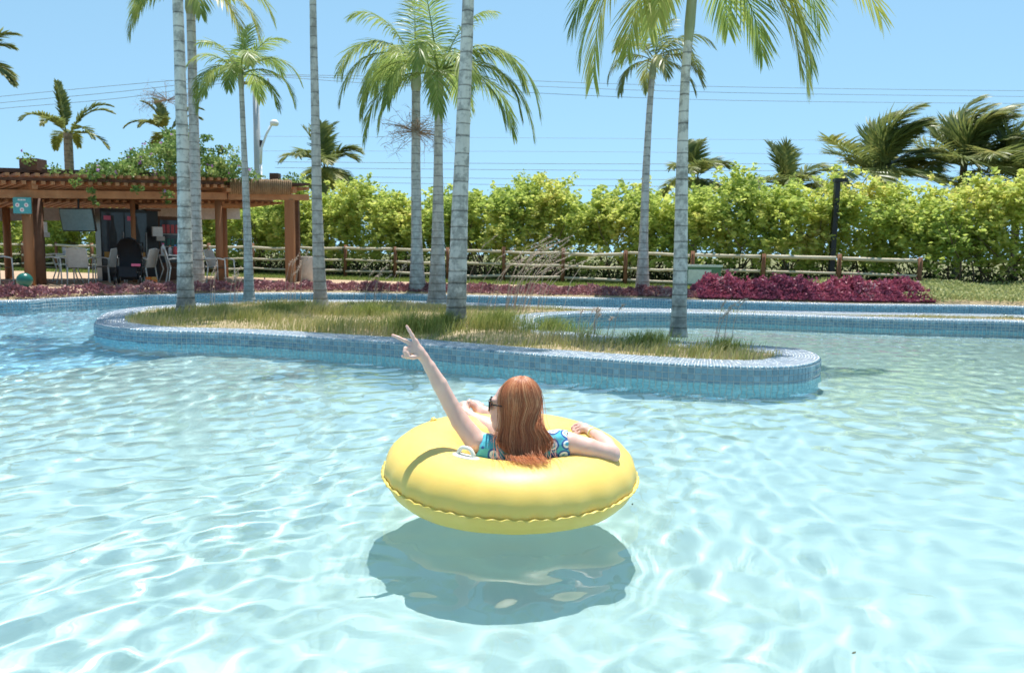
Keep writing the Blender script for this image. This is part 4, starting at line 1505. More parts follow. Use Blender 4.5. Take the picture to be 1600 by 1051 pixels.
# feathery grass stalks
def stalks(label, px, py, n, h, spread, seed, lean):
    r2 = random.Random(seed)
    c = gz(px, py, ZT - .03)
    t = empty('feather_grass', c)
    tag(t, label, 'feather grass', 'feather grass clumps on the island')
    st_, sd_ = MB(), []
    SV, SF = [], []
    for i in range(n):
        x, y = r2.gauss(0, spread), r2.gauss(0, spread * .6)
        hh = h * r2.uniform(.6, 1.1)
        lx = lean * r2.uniform(.5, 1.5)
        pts = [Vector((x, y, 0)), Vector((x + lx * .15 * hh, y, hh * .5)), Vector((x + lx * .45 * hh, y + r2.gauss(0, .03), hh * .85)), Vector((x + lx * .8 * hh, y + r2.gauss(0, .04), hh))]
        st_.tube(pts, [.0042, .0036, .003, .0018], 4, False)
        a, b_ = pts[2], pts[3]
        for k in range(34):
            q = a.lerp(b_, r2.random() * 1.15 - .1)
            d = (b_ - a).normalized() * .6 + Vector((r2.gauss(0, .6), r2.gauss(0, .6), r2.gauss(0, .5)))
            d.normalize()
            sl_ = d.orthogonal().normalized() * .0045
            k0 = len(SV)
            SV += [q + sl_, q - sl_, q + d * r2.uniform(.025, .055)]
            SF.append((k0, k0 + 1, k0 + 2))
    st_.build('stem', M['seed'], t)
    link('seed_head', np_mesh('seed_head', SV, SF, M['seed']), t)


stalks('cluster of tall feathery grass stalks leaning over the back of the island', 800, 486, 34, 1.15, .34, 5, .75)
stalks('feathery grass stalks standing between the two slim palms', 575, 474, 9, .75, .30, 6, .5)
stalks('feathery grass stalks beside the slender island palm', 455, 474, 9, .9, .18, 7, .35)
stalks('sparse feathery stalks near the pale trunk by the island tip', 352, 478, 7, .7, .22, 8, .2)
stalks('few thin stalks rising by the drooping-frond palm', 1130, 541, 5, .50, .10, 9, .3)
stalks('thin dry stalks on the cove edge of the island', 930, 525, 8, .36, .22, 10, .3)


def leaf_cloud(C, Nn, size, rng, fold=.25, aspect=.5):
    """diamond leaves at centres C pointing along Nn"""
    m = len(C)
    Nn = Nn / (np.linalg.norm(Nn, axis=1, keepdims=True) + 1e-9)
    r_ = rng.normal(size=(m, 3))
    sd = np.cross(Nn, r_); sd /= np.linalg.norm(sd, axis=1, keepdims=True) + 1e-9
    up = np.cross(sd, Nn)
    s = size[:, None]
    V = np.stack([C - Nn * s * .5, C + sd * s * aspect * .5 + up * s * fold * .3, C + Nn * s * .5, C - sd * s * aspect * .5 + up * s * fold * .3], 1)
    base = (np.arange(m) * 4)[:, None]
    F = np.concatenate([base + np.array([[0, 1, 2]]), base + np.array([[0, 2, 3]])])
    return V.reshape(-1, 3), F


# the long hedge behind the fence
M['hedge'] = leaf_mat('yellow-green hedge leaves', [(0, (.25, .37, .08)), (.3, (.41, .51, .115)), (.55, (.57, .64, .155)), (.8, (.72, .71, .20)), (1, (.84, .71, .28))], .55, .6, noise_scale=.55)
M['twig'] = plain('hedge twigs', (.13, .09, .06), .9, var=.3)
hrng = np.random.default_rng(8)
hb = Vector((-2, fence_y(-2) + 1.8, .2))
hedge = empty('hedge', hb)
tag(hedge, 'long bright yellow-green hedge behind the rail fence', 'hedge')
hx0, hx1 = -24.0, 20.0
def hedge_top(x): return 2.88 + .22 * np.sin(x * .9 + 1) + .18 * np.sin(x * 2.1) + .16 * np.sin(x * 4.7 + 2) + .12 * np.sin(x * 9.1)
ncl = 2300                          # clusters of leafy sprays
cx_ = hrng.uniform(hx0, hx1, ncl)
cfz = hrng.beta(1.35, 1.0, ncl)
ctop = hedge_top(cx_)
cz_ = .55 + cfz * (ctop - .60)
bulge = .45 * np.sin(cx_ * 1.7 + cz_ * 1.3) + .35 * np.sin(cx_ * 3.1 - cz_ * 2.1)
cy_ = -.75 - bulge * .5 + np.abs(hrng.normal(0, .6, ncl)) + .55 * (cfz > .85)
CC, NN, SS = [], [], []
PL = 19
for c in range(ncl):
    out_ = np.array((hrng.normal(0, .6), hrng.normal(-.8, .4), hrng.normal(.45, .5)))
    low_thin = .65 if cz_[c] < 1.15 else 1.0
    for q in range(int(hrng.integers(4, 9) * low_thin)):
        d = out_ + hrng.normal(0, .5, 3); d /= np.linalg.norm(d)
        L = hrng.uniform(.30, .66)
        c0 = np.array((cx_[c], fence_y(cx_[c]) + 1.8 + cy_[c], .2 + cz_[c])) + hrng.normal(0, .16, 3)
        t = hrng.random(PL)
        pos = c0 + np.outer(t * L, d) + np.outer(t * t, (0, 0, -.16)) + hrng.normal(0, .05, (PL, 3))
        sdv = np.cross(d, (0, 0, 1)); sdv /= np.linalg.norm(sdv) + 1e-6
        ss = np.where(hrng.random(PL) < .5, 1, -1)[:, None]
        nn = d * .5 + ss * sdv * .9 + hrng.normal(0, .3, (PL, 3)) + np.array((0, 0, -.1))
        CC.append(pos); NN.append(nn); SS.append(hrng.uniform(.09, .19, PL))
V, F = leaf_cloud(np.concatenate(CC) - np.array(hb), np.concatenate(NN), np.concatenate(SS), hrng, aspect=.55)
link('foliage', np_mesh('foliage', V, F, M['hedge']), hedge)
tw = MB()
rg = random.Random(12)
for i in range(230):
    x = rg.uniform(hx0, hx1)
    y = fence_y(x) + 1.8 + rg.gauss(0, .35)
    p = Vector((x, y, .2)); pts = [p.copy()]
    d = Vector((rg.gauss(0, .25), rg.gauss(0, .15), 1))
    for k in range(5):
        d = (d + Vector((rg.gauss(0, .22), rg.gauss(0, .15), 0))).normalized()
        p = p + d * rg.uniform(.35, .55); pts.append(p.copy())
    tw.tube([q - hb for q in pts], [.03, .026, .022, .016, .011, .006], 5, False)
    for k in range(3):
        s_ = pts[rg.randrange(1, 4)]
        e = s_ + Vector((rg.gauss(0, .5), rg.gauss(-.1, .3), rg.uniform(.1, .7)))
        tw.tube([s_ - hb, (s_ + e) / 2 + Vector((0, 0, .05)) - hb, e - hb], [.013, .009, .004], 4, False)
tw.build('stem', M['twig'], hedge)

# undergrowth at the foot of the hedge, lawn blades, light ground cover
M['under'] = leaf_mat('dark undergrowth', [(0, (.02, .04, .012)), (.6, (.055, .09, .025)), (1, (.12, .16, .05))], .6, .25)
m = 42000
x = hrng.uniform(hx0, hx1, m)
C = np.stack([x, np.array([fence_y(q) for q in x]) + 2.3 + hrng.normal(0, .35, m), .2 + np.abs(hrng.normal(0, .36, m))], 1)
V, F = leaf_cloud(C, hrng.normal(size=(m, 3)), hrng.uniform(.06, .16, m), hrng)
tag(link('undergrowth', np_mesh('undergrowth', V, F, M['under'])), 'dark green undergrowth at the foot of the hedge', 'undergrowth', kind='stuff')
m = 42000
x = hrng.uniform(-22, 20, m)
y = np.array([max(far_y(max(min(q, 11.5), -12)) + 2.3, fence_y(q) - 2.3) for q in x]) + hrng.random(m) ** 1.2 * 3.8
V, F = blades(x, y, np.full(m, .205), hrng.uniform(.03, .10, m), hrng.uniform(.005, .010, m), hrng)
tag(link('lawn_grass', np_mesh('lawn_grass', V, F, M['grass_g'])), 'thin strip of lawn along the rail fence', 'grass', kind='stuff')
M['cover'] = leaf_mat('pale green ground cover', [(0, (.24, .30, .10)), (.5, (.42, .45, .18)), (1, (.60, .58, .28))], .6, .35)
m = 52000
x = hrng.uniform(7.2, 17, m)
y0 = np.array([far_y(min(q, 11.4)) + .5 for q in x]); y1 = np.array([fence_y(q) + .7 for q in x])
fy = hrng.random(m)
x = np.where((x < 8.1) & (fy < .25), x + 1.2, x)
C = np.stack([x, y0 + fy * np.maximum(.5, y1 - y0), .2 + hrng.uniform(.02, .20, m) * (1 + .4 * np.sin(x * 3) * np.sin(fy * 9)) + .12 * fy], 1)
V, F = leaf_cloud(C, hrng.normal(size=(m, 3)) + np.array((0, 0, .8)), hrng.uniform(.04, .09, m), hrng)
tag(link('ground_cover', np_mesh('ground_cover', V, F, M['cover'])), 'pale green leafy ground cover beside the magenta hedge', 'ground cover', kind='stuff')

# purple-leaved border and the magenta hedge
M['purple'] = leaf_mat('purple border leaves', [(0, (.13, .06, .06)), (.4, (.30, .12, .135)), (.75, (.46, .22, .22)), (1, (.58, .42, .36))], .5, .25, noise_scale=1.2)
M['magenta'] = leaf_mat('magenta hedge leaves', [(0, (.12, .04, .07)), (.35, (.30, .08, .14)), (.65, (.43, .10, .155)), (.88, (.56, .17, .23)), (1, (.58, .42, .42))], .45, .32, noise_scale=1.4)


def mound(label, cat, name, x0, x1, fy0, fy1, h, m, size, mat, seed, kind=None, spike=.0):
    r2 = np.random.default_rng(seed)
    x = r2.uniform(x0, x1, m); f = r2.random(m)
    a = np.array([fy0(q) for q in x]); b_ = np.array([fy1(q) for q in x])
    y = a + f * (b_ - a)
    prof = np.clip(np.sin(np.pi * np.clip(f, .02, .98)) * 1.5, 0, 1) * np.clip(np.minimum(x - x0, x1 - x) / (h * .9) + .25, 0, 1) ** .5
    lump = .74 + .16 * np.sin(x * 5.1 + y * 2) + .17 * np.sin(x * 11 + y * 7) + .12 * np.sin(x * 23 + y * 3) + r2.exponential(.06, m)
    zt = h * prof * lump
    z = .2 + zt * r2.beta(3.2, 1, m)
    C = np.stack([x, y, z], 1)
    N_ = r2.normal(size=(m, 3)) * .7 + np.array((0, -.25, .75))
    o0 = Vector(((x0 + x1) / 2, float(np.mean(y)), .2))
    V, F = leaf_cloud(C - np.array(o0), N_, r2.uniform(.6, 1.3, m) * size, r2, .4, .5)
    o = link(name, np_mesh(name, V, F, mat)); o.location = o0
    return tag(o, label, cat, kind=kind)


mound('clipped magenta-leaved hedge beside the pool wall', 'hedge', 'magenta_hedge', 4.0, 8.75, lambda x: far_y(x) + .45, lambda x: far_y(x) + 1.55, 0.42, 20000, .09, M['magenta'], 3)
mound('low purple-leaved border plants along the pool wall', 'border plants', 'purple_border', -11.6, 4.2, lambda x: far_y(x) + .5, lambda x: far_y(x) + 1.5, 0.18, 22000, .08, M['purple'], 4, 'stuff')

# ------------------------------------------------------------------ rail fence
ft = empty('rail_fence', (2.0, fence_y(2.0), .2))
tag(ft, 'rustic wooden fence with three pale rails along the hedge', 'fence')
fo = Vector(ft.location)
udir = Vector((1, -.396, 0)).normalized()
end = Vector((10.65, fence_y(10.65), .2))
rg = random.Random(31)
posts = [end - udir * (1.96 * i) for i in range(19)]
for i, p in enumerate(posts):
    h = 1.10 + rg.uniform(-.03, .05)
    l = Vector((rg.gauss(0, .012), rg.gauss(0, .012), 0))
    q = p - fo - Vector((0, 0, max(0, .009 * (p.x + 5.7))))
    MB().tube([q, q + l * .5 + Vector((0, 0, h * .5)), q + l + Vector((0, 0, h))], [.062, .058, .056], 10).build('post', M['post_wood'], ft, True)
for lev, z in enumerate((1.0, .60, .24)):
    for i in range(len(posts) - 1):
        a, b_ = posts[i] - fo, posts[i + 1] - fo
        off = Vector((-.396, -1, 0)).normalized() * .075
        z1, z2 = [z + rg.gauss(0, .015) - max(0, .009 * (posts[i + w_].x + 5.7)) for w_ in (0, 1)]
        pa, pb = a + off + Vector((0, 0, z1)) - udir * .08, b_ + off + Vector((0, 0, z2)) + udir * .08
        mid = (pa + pb) / 2 + Vector((0, 0, rg.gauss(-.015, .018)))
        r0 = rg.uniform(.044, .054)
        if lev: r0 *= .82
        MB().tube([pa, pa.lerp(mid, .5), mid, mid.lerp(pb, .5), pb], [r0, r0 * rg.uniform(.9, 1.1), r0, r0 * rg.uniform(.9, 1.1), r0 * .95], 8).build('rail', M['rail'], ft, True)

# ------------------------------------------------------------------ pergola
DK = .204
PA = gz(48, 446, DK)
PB = gz(457, 441, DK)
pu = (PB - PA); pl_ = pu.length; pu.normalize()
pv_ = Vector((-pu.y, pu.x, 0))     # away from the pool
pg = empty('pergola', PA)
tag(pg, 'brown timber pergola bar with slatted roof, vines and bamboo fascia', 'pergola')
def pq(s_, d, z): return pu * s_ + pv_ * d + Vector((0, 0, z - DK + (.045 * s_ if z > 1.6 else 0)))
BH = 2.19                          # underside of the front beam
# posts
def round_post(s_, d, r, top, mat='wood'):
    MB().tube([pq(s_, d, DK), pq(s_, d, DK + .9), pq(s_, d, top)], [r, r * .97, r * .94], 12).build('post', M[mat], pg, True)
round_post(0, 0, .115, BH)
round_post(.28, .5, .12, BH + .1, 'wood_dark')
MB().beam(pq(.52, 2.2, DK), pq(.52, 2.2, BH + .2), .26, .2).build('post', M['wood_dark'], pg)
round_post(2.55, 1.2, .06, BH + .1)
round_post(3.05, 3.0, .12, BH + .2, 'wood_dark')
round_post(4.45, .3, .10, BH)
round_post(6.0, 2.4, .10, BH + .1)
round_post(-3.4, 0, .115, BH)
round_post(-3.4, 4.6, .115, BH)
round_post(0.2, 4.8, .10, BH)
round_post(6.2, 4.8, .10, BH)
MB().beam(pq(pl_ - .05, 0, DK), pq(pl_ - .05, 0, BH), .24, .2).build('post', M['wood'], pg)
MB().beam(pq(pl_ + .28, .35, DK), pq(pl_ + .28, .35, BH + .1), .2, .16).build('post', M['wood_dark'], pg)
# beams
def pbeam(a, b_, w, h, mat='wood_h', nm='beam'):
    MB().beam(a, b_, w, h).build(nm, M[mat], pg)
pbeam(pq(-5.0, 0, BH + .09), pq(4.55, 0, BH + .09), .15, .18)
pbeam(pq(4.58, 0, BH + .08), pq(pl_ + .5, 0, BH + .08), .13, .16)
pbeam(pq(-5.0, 2.5, BH + .09), pq(pl_ + .5, 2.5, BH + .09), .13, .16)
pbeam(pq(-5.0, 4.8, BH + .09), pq(pl_ + .5, 4.8, BH + .09), .15, .18)
for s_ in (-3.4, 0.12, 4.5, pl_ - .05):
    pbeam(pq(s_, -.35, BH + .235), pq(s_, 5.1, BH + .235), .12, .10)
rg = random.Random(44)
s_ = -4.9
k = 0
while s_ < pl_ + .55:              # rafters with their cut ends over the front beam
    z = BH + .325
    if s_ < 4.4:
        a, b_ = pq(s_, -.42 + rg.gauss(0, .02), z), pq(s_, 5.2, z + .05)
        pbeam(a, b_, .085, .075, 'wood_h', 'rafter')
        MB().beam(pq(s_ + .07, -.52 + rg.gauss(0, .03), z + .17), pq(s_ + .07, 5.0, z + .22), .08, .07).build('rafter', M['wood_h'], pg)
        MB().beam(pq(s_ - .04, 1.9, BH + .03), pq(s_ - .04, 5.0, BH - .02), .07, .06).build('rafter', M['wood_h'], pg)
    else:
        pbeam(pq(s_, -.1, z), pq(s_, 5.2, z + .05), .085, .075, 'wood_h', 'rafter')
        MB().beam(pq(s_ - .04, 1.6, BH + .0), pq(s_ - .04, 5.0, BH - .02), .07, .06).build('rafter', M['wood_h'], pg)
    s_ += .192; k += 1
for z, d in ((BH + .41, -.25), (BH + .41, 2.5), (BH + .41, 4.7)):
    pbeam(pq(-5, d, z), pq(4.4, d, z), .07, .07, 'wood_dark', 'purlin')
# solid roof over the bar, seen as a dark edge
MB().beam(pq(-5.0, 3.0, BH + .70), pq(4.9, 3.0, BH + .70), 3.9, .09).build('roof', M['roofing'], pg)
MB().beam(pq(pl_ - 2.2, 1.9, BH + .47), pq(pl_ + .7, 1.9, BH + .47), 3.2, .06).build('roof', M['roofing'], pg)
pbeam(pq(.35, 1.2, BH + .70), pq(.35, 1.2, BH + .98), .42, .42, 'wood_dark', 'chimney_stub')
pbeam(pq(pl_ + .1, 1.3, BH + .5), pq(pl_ + .1, 1.3, BH + .82), .26, .26, 'wood_dark', 'chimney_stub')
# pale canvas strip hanging at the back
pbeam(pq(-5.0, 4.9, BH - .22), pq(pl_ + .4, 4.9, BH - .22), .02, .36, 'canvas', 'canvas_strip')
# bamboo fascia at the open end
s_ = 4.62
while s_ < pl_ - .05:
    hh = .40 + rg.gauss(0, .008)
    p = pq(s_, -.16, BH + .14)
    MB().tube([p, p + Vector((0, 0, hh * .5)), p + Vector((0, 0, hh))], .026, 7).build('bamboo_cane', M['bamboo'], pg, True)
    s_ += .0555
# dangling wire
MB().tube([pq(5.0, -.2, BH + .1), pq(5.05, -.22, BH - .3), pq(4.85, -.2, BH - .75), pq(4.95, -.2, BH - 1.1)], .008, 5).build('wire', M['black'], pg)

# flowering vine over the roof
M['vine'] = leaf_mat('vine leaves', [(0, (.08, .15, .04)), (.5, (.19, .30, .075)), (.85, (.34, .43, .13)), (1, (.48, .52, .2))], .45, .4, noise_scale=.9)
M['petal'] = leaf_mat('lilac petals', [(0, (.45, .20, .50)), (1, (.72, .45, .72))], .6, .4)
vrng = np.random.default_rng(15)
vine = empty('flowering_vine', PA + pq(2.6, .5, BH + .45))
tag(vine, 'leafy green vine with lilac flowers spilling over the pergola roof', 'vine')
vo_ = np.array(vine.location)
C, Nn, S_ = [], [], []
def vine_clump(s_, d, z, n, rad):
    c = np.array(PA + pq(s_, d, z))
    p = vrng.normal(0, 1, (n, 3)); p /= np.linalg.norm(p, axis=1, keepdims=True)
    rr = rad * vrng.random((n, 1)) ** .45
    pos = c + p * rr * np.array((1.2, 1, .75))
    C.append(pos); Nn.append(p + vrng.normal(0, .5, (n, 3)) + np.array((0, -.2, .1))); S_.append(vrng.uniform(.05, .11, n))
for i in range(190):
    t = vrng.random()
    s_ = 1.2 + t * 3.9 + vrng.normal(0, .15)
    hump = 1.3 * math.exp(-((s_ - 3.55) / 1.0) ** 2) + .35 * math.exp(-((s_ - 2.0) / .8) ** 2) + .35 * math.exp(-((s_ - 4.7) / .5) ** 2)
    vine_clump(s_, vrng.uniform(-.6, 1.5), BH + .45 + vrng.random() * hump, int(vrng.integers(40, 85)), vrng.uniform(.14, .28))
for (s_, d, z, n_, r0) in ((.9, -.55, BH + .35, 60, .16), (.5, -.4, BH + .62, 60, .2), (1.2, -.62, BH + .15, 40, .1), (1.22, -.62, BH - .02, 30, .08), (1.3, -.62, BH - .15, 22, .07), (2.2, -.6, BH + .2, 60, .15), (2.9, -.6, BH + .1, 70, .16), (2.9, -.6, BH - .1, 25, .07), (.2, .9, BH + .95, 60, .2), (5.2, -.1, BH + .62, 70, .22), (5.6, .2, BH + .55, 40, .18), (pl_ + .45, .9, BH + .62, 150, .3), (pl_ + .7, 1.1, BH + .45, 120, .28)):
    vine_clump(s_, d, z, n_, r0)
V, F = leaf_cloud(np.concatenate(C) - vo_, np.concatenate(Nn), np.concatenate(S_), vrng, aspect=.7)
link('foliage', np_mesh('foliage', V, F, M['vine']), vine)
fl = np.concatenate(C)[vrng.integers(0, sum(map(len, C)), 70)] + np.array((0, -.12, .05))
fl = np.repeat(fl, 5, 0) + vrng.normal(0, .018, (350, 3))
V, F = leaf_cloud(fl - vo_, vrng.normal(size=(350, 3)), vrng.uniform(.05, .075, 350), vrng, aspect=.9)
link('blossom', np_mesh('blossom', V, F, M['petal']), vine)

# ------------------------------------------------------------------ things in and around the bar
def at(px, d, z=DK):
    """point on the line 'd' metres behind the pergola front, under photo column px"""
    base = PA + pv_ * d
    for _ in range(1): pass
    # solve for s so that the point projects to column px
    lo, hi = -8.0, 14.0
    for _ in range(40):
        mid = (lo + hi) / 2
        p = base + pu * mid
        q = CM.transposed() @ (p - Vector((0, 0, CAM_Z)))
        x = 800 + FPX * q.x / -q.z
        if x < px: lo = mid
        else: hi = mid
    p = base + pu * lo
    p.z = z
    return p


# sign board on the corner post
sgn = empty('sign_board', at(41, -.18, 1.83))
tag(sgn, 'teal sign board with three white discs on the pergola post', 'sign')
MB().box((0, 0, .18), (.40, .03, .36)).build('board', M['teal'], sgn)
for (x, z) in ((-.10, .19), (.10, .19), (0.0, .085)):
    m_ = MB(); m_.tube([(x, -.016, z), (x, -.021, z)], .048, 20); m_.build('disc', M['white_p'], sgn)
    m_ = MB(); m_.tube([(x, -.0212, z), (x, -.024, z)], .018, 14); m_.build('disc_centre', M['pink'], sgn)
for q in range(5):
    MB().box((-.072 + q * .036, -.0175, .305), (.026, .004, .036)).build('lettering', M['white_p'], sgn)

# television hung from the roof
tvp = at(126, .6, 1.46)
tv = empty('television', tvp, R(-9))
tag(tv, 'flat grey-blue television screen hanging tilted under the pergola roof', 'television')
Rt = Matrix.Rotation(R(12), 3, 'X')
MB().box((0, 0, .30), (.90, .05, .56), Rt).build('casing', M['black'], tv)
m_ = MB(); m_.box((0, 0, 0), (.86, .006, .515), Rt); m_.v = [tuple(Vector(v) + Rt @ Vector((0, -.029, 0)) + Vector((0, 0, .30))) for v in m_.v]
m_.build('screen', M['screen'], tv)
MB().tube([(0, .03, .5), (0, .05, .95)], .025, 8).build('bracket', M['black'], tv)


def fridge(label, px, d, w, h, seed, group='drinks fridges in the bar'):
    t = empty('drinks_fridge', at(px, d), math.atan2(pu.y, pu.x))
    tag(t, label, 'fridge', group)
    MB().box((0, .3, h / 2), (w, .6, h)).build('cabinet', M['black'], t)
    MB().box((0, -.012, h * .53), (w * .93, .02, h * .84)).build('door', M['fridge_glass'], t)
    pr = [(0.018, 0), (.05, .01), (.105, .03), (.125, .2), (.10, .36), (.125, .5), (.12, .62), (.075, .74), (.045, .86), (.04, 1.0), (.045, 1.02)]
    hb_ = h * .62; z0 = h * .27
    vs = [(x * w * 1.35, -.0245, z0 + z * hb_) for x, z in pr] + [(-x * w * 1.35, -.0245, z0 + z * hb_) for x, z in reversed(pr)]
    link('bottle_print', np_mesh('bottle_print', vs, [tuple(range(len(vs)))], M['bottle_print']), t)
    for x in (-.28, .25):
        MB().box((x * w, -.026, h * .36), (w * .22, .006, h * .085)).build('printed_label', M['amber'], t)
    MB().box((-.22 * w, -.0255, h * .87), (w * .3, .005, h * .06)).build('printed_label', M['pink'], t)
    MB().beam((w * .42, -.05, h * .35), (w * .42, -.05, h * .68), .022, .03).build('handle', M['grey_metal'], t)


fridge('black drinks fridge with bottle print behind the pushchair', 179, 2.5, .60, 1.95, 1)
fridge('black drinks fridge with bottle print beside the dark doorway panel', 215, 2.5, .60, 1.95, 2)
bp = empty('dark_panel', at(240, 2.6), math.atan2(pu.y, pu.x))
tag(bp, 'black panel standing beside the drinks fridges', 'panel')
MB().box((0, .2, .97), (.34, .4, 1.94)).build('panel_body', M['black'], bp)
MB().box((0, -.005, 1.95), (.38, .44, .05)).build('cap_strip', M['wood_dark'], bp)
dc = empty('display_cooler', at(268, 2.7), math.atan2(pu.y, pu.x))
tag(dc, 'glass display cooler with red packs beside the palm trunks', 'cooler')
MB().box((0, .3, .9), (.62, .6, 1.8)).build('cabinet', M['wood_dark'], dc)
MB().box((0, -.012, 1.1), (.54, .02, 1.2)).build('door', M['fridge_glass'], dc)
for q in range(4): MB().box((-.18 + q * .12, -.03, 1.45), (.085, .02, .24)).build('pack', M['red_p'], dc)
for q in range(4): MB().box((-.18 + q * .12, -.03, 1.08), (.085, .02, .2)).build('pack', M['teal_ball'], dc)
for z in (1.30, .95): MB().box((0, -.028, z), (.54, .02, .02)).build('shelf', M['grey_metal'], dc)


def wall_box(label, px, d, z):
    t = empty('junction_box', at(px, d, z), math.atan2(pu.y, pu.x))
    tag(t, label, 'box', 'white boxes on the pergola posts')
    MB().box((0, 0, .14), (.26, .12, .26)).build('casing', M['white_p'], t)
    MB().box((.08, 0, -.05), (.2, .11, .12)).build('lower_casing', M['sling'], t)
wall_box('white box on the dark post behind the teal sign', 68, 1.95, 1.45)
wall_box('white box on the dark post beside the display cooler', 248, 2.2, 1.42)


def make_chair(loc, rz, label):
    t = empty('patio_chair', loc, rz)
    tag(t, label, 'chair', 'white chairs under the pergola')
    for x in (-.25, .25):
        MB().tube([(x, -.26, 0), (x, -.25, .4), (x * .98, -.24, .62)], .017, 7).build('leg', M['white_metal'], t, True)
        MB().tube([(x * .95, .30, 0), (x * .95, .24, .42)], .017, 7).build('leg', M['white_metal'], t, True)
        MB().tube([(x * .98, -.24, .62), (x * 1.04, -.05, .655), (x, .22, .63), (x * .92, .30, .60)], .019, 7).build('armrest', M['white_metal'], t, True)
    V = []
    for i in range(7):
        for j in range(7):
            x = -.235 + .47 * i / 6; y = -.25 + .48 * j / 6
            V.append((x, y, .42 - .02 * math.sin(math.pi * j / 6)))
    F = [(i * 7 + j, (i + 1) * 7 + j, (i + 1) * 7 + j + 1, i * 7 + j + 1) for i in range(6) for j in range(6)]
    st_ = link('seat', np_mesh('seat', V + [(a, b_, c - .018) for a, b_, c in V], F + [tuple(49 + q for q in f[::-1]) for f in F], M['sling'], True), t)
    V = []
    for i in range(7):
        for j in range(7):
            x = (-.235 + .47 * i / 6) * (1 - .06 * j / 6); z = .40 + .46 * j / 6
            V.append((x, .22 + .13 * j / 6 + .03 * math.cos((i - 3) / 3 * 1.4) - .02, z))
    link('backrest', np_mesh('backrest', V + [(a, b_ + .016, c) for a, b_, c in V], F + [tuple(49 + q for q in f[::-1]) for f in F], M['sling'], True), t)
    MB().tube([(-.235, .24, .40), (-.225, .36, .86), (0, .385, .885), (.225, .36, .86), (.235, .24, .40)], .014, 7).build('back_frame', M['white_metal'], t, True)
    return t


def make_table(loc, label, w=.8):
    t = empty('patio_table', loc, math.atan2(pu.y, pu.x))
    tag(t, label, 'table', 'white tables under the pergola')
    MB().lathe((0, 0, .70), [(0, 0), (w / 2 - .01, 0), (w / 2, .01), (w / 2, .028), (w / 2 - .01, .035), (0, .035)], 24).build('table_top', M['white_metal'], t)
    for sx_ in (-1, 1):
        for sy_ in (-1, 1):
            MB().tube([(sx_ * .3, sy_ * .3, 0), (sx_ * .2, sy_ * .2, .35), (sx_ * .28, sy_ * .28, .70)], .016, 7).build('leg', M['white_metal'], t, True)


tb1, tb2 = at(106, 1.6), at(272, .9)
make_table(tb1, 'white round table behind the back-turned chair near the teal sign')
make_table(tb2, 'white round table with bottles beside the pushchair', .7)
make_chair(at(128, .8), R(192), 'white chair with pale sling back turned to the pool')
make_chair(at(83, 1.0), R(105), 'white chair seen from the side close to the corner post')
make_chair(at(170, 1.5), R(250), 'white chair half hidden behind the pushchair')
make_chair(at(222, .9), R(265), 'white chair between the pushchair and the bottle table')
make_chair(at(281, .5), R(120), 'white chair tucked behind the pale trunk near the island tip')
make_chair(at(330, .6), R(95), 'white chair just right of the paired palm trunks, behind its twin')
make_chair(at(346, .35), R(82), 'white chair standing alone at the open end of the bar')
make_chair(at(-6, .8), R(90), 'white chair cut by the picture edge')


def bottle(label, loc, h, r, mat, cap):
    t = empty('bottle', loc)
    tag(t, label, 'bottle', 'bottles on the white table')
    MB().lathe((0, 0, 0), [(0, 0), (r, .002), (r, h * .62), (r * .45, h * .78), (r * .4, h * .86)], 14).build('bottle_body', M[mat], t, True)
    MB().lathe((0, 0, h * .85), [(r * .5, 0), (r * .5, h * .14), (0, h * .15)], 12).build('cap', M[cap], t, True)
tz = DK + .736
for lab, dx, dy, h, r0, mt, cp in (('white bottle with pink cap on the bottle table', -.22, -.1, .30, .06, 'white_p', 'pink'), ('small white bottle in the middle of the bottle table', -.06, -.05, .24, .045, 'white_p', 'orange'), ('blue and red bottle on the bottle table', .1, -.1, .26, .055, 'red_p', 'blue_p'), ('pale bottle nearest the trunk on the bottle table', .23, .0, .25, .04, 'white_p', 'white_p')):
    bottle(lab, (tb2.x + dx, tb2.y + dy, tz), h, r0, mt, cp)
cup = empty('paper_cup', (tb1.x, tb1.y - .1, tz)); tag(cup, 'white cup on the table near the teal sign', 'cup')
MB().lathe((0, 0, 0), [(0, 0), (.035, 0), (.05, .15), (.046, .15), (.032, .01), (0, .01)], 14).build('cup_body', M['white_p'], cup, True)
MB().lathe((0, 0, .148), [(.052, 0), (.052, .012), (0, .014)], 14).build('lid', M['white_metal'], cup, True)

# pushchair
pc = empty('pushchair', at(203, .1), R(20))
tag(pc, 'black pushchair with raised hood parked by the purple border', 'pushchair')
hood = MB()
V = []; F = []
for i in range(9):
    a = R(-15 + 130 * i / 8)
    for j in range(11):
        b_ = R(-90 + 180 * j / 10)
        V.append((.27 * math.sin(b_), -.02 + .36 * math.cos(a) * (.55 + .45 * math.cos(b_)) * .9, .70 + .40 * math.sin(a) * (.5 + .5 * math.cos(b_)) + .06 * math.cos(b_)))
for i in range(8):
    for j in range(10): F.append((i * 11 + j, i * 11 + j + 1, (i + 1) * 11 + j + 1, (i + 1) * 11 + j))
link('hood', np_mesh('hood', V, F, M['black_fabric'], True), pc)
MB().beam((0, .25, .36), (0, .38, .95), .50, .07).build('backrest', M['black_fabric'], pc)
MB().beam((0, -.28, .40), (0, .28, .36), .48, .10).build('seat', M['black_fabric'], pc)
MB().beam((0, -.30, .42), (0, -.46, .18), .40, .05).build('leg_rest', M['black_fabric'], pc)
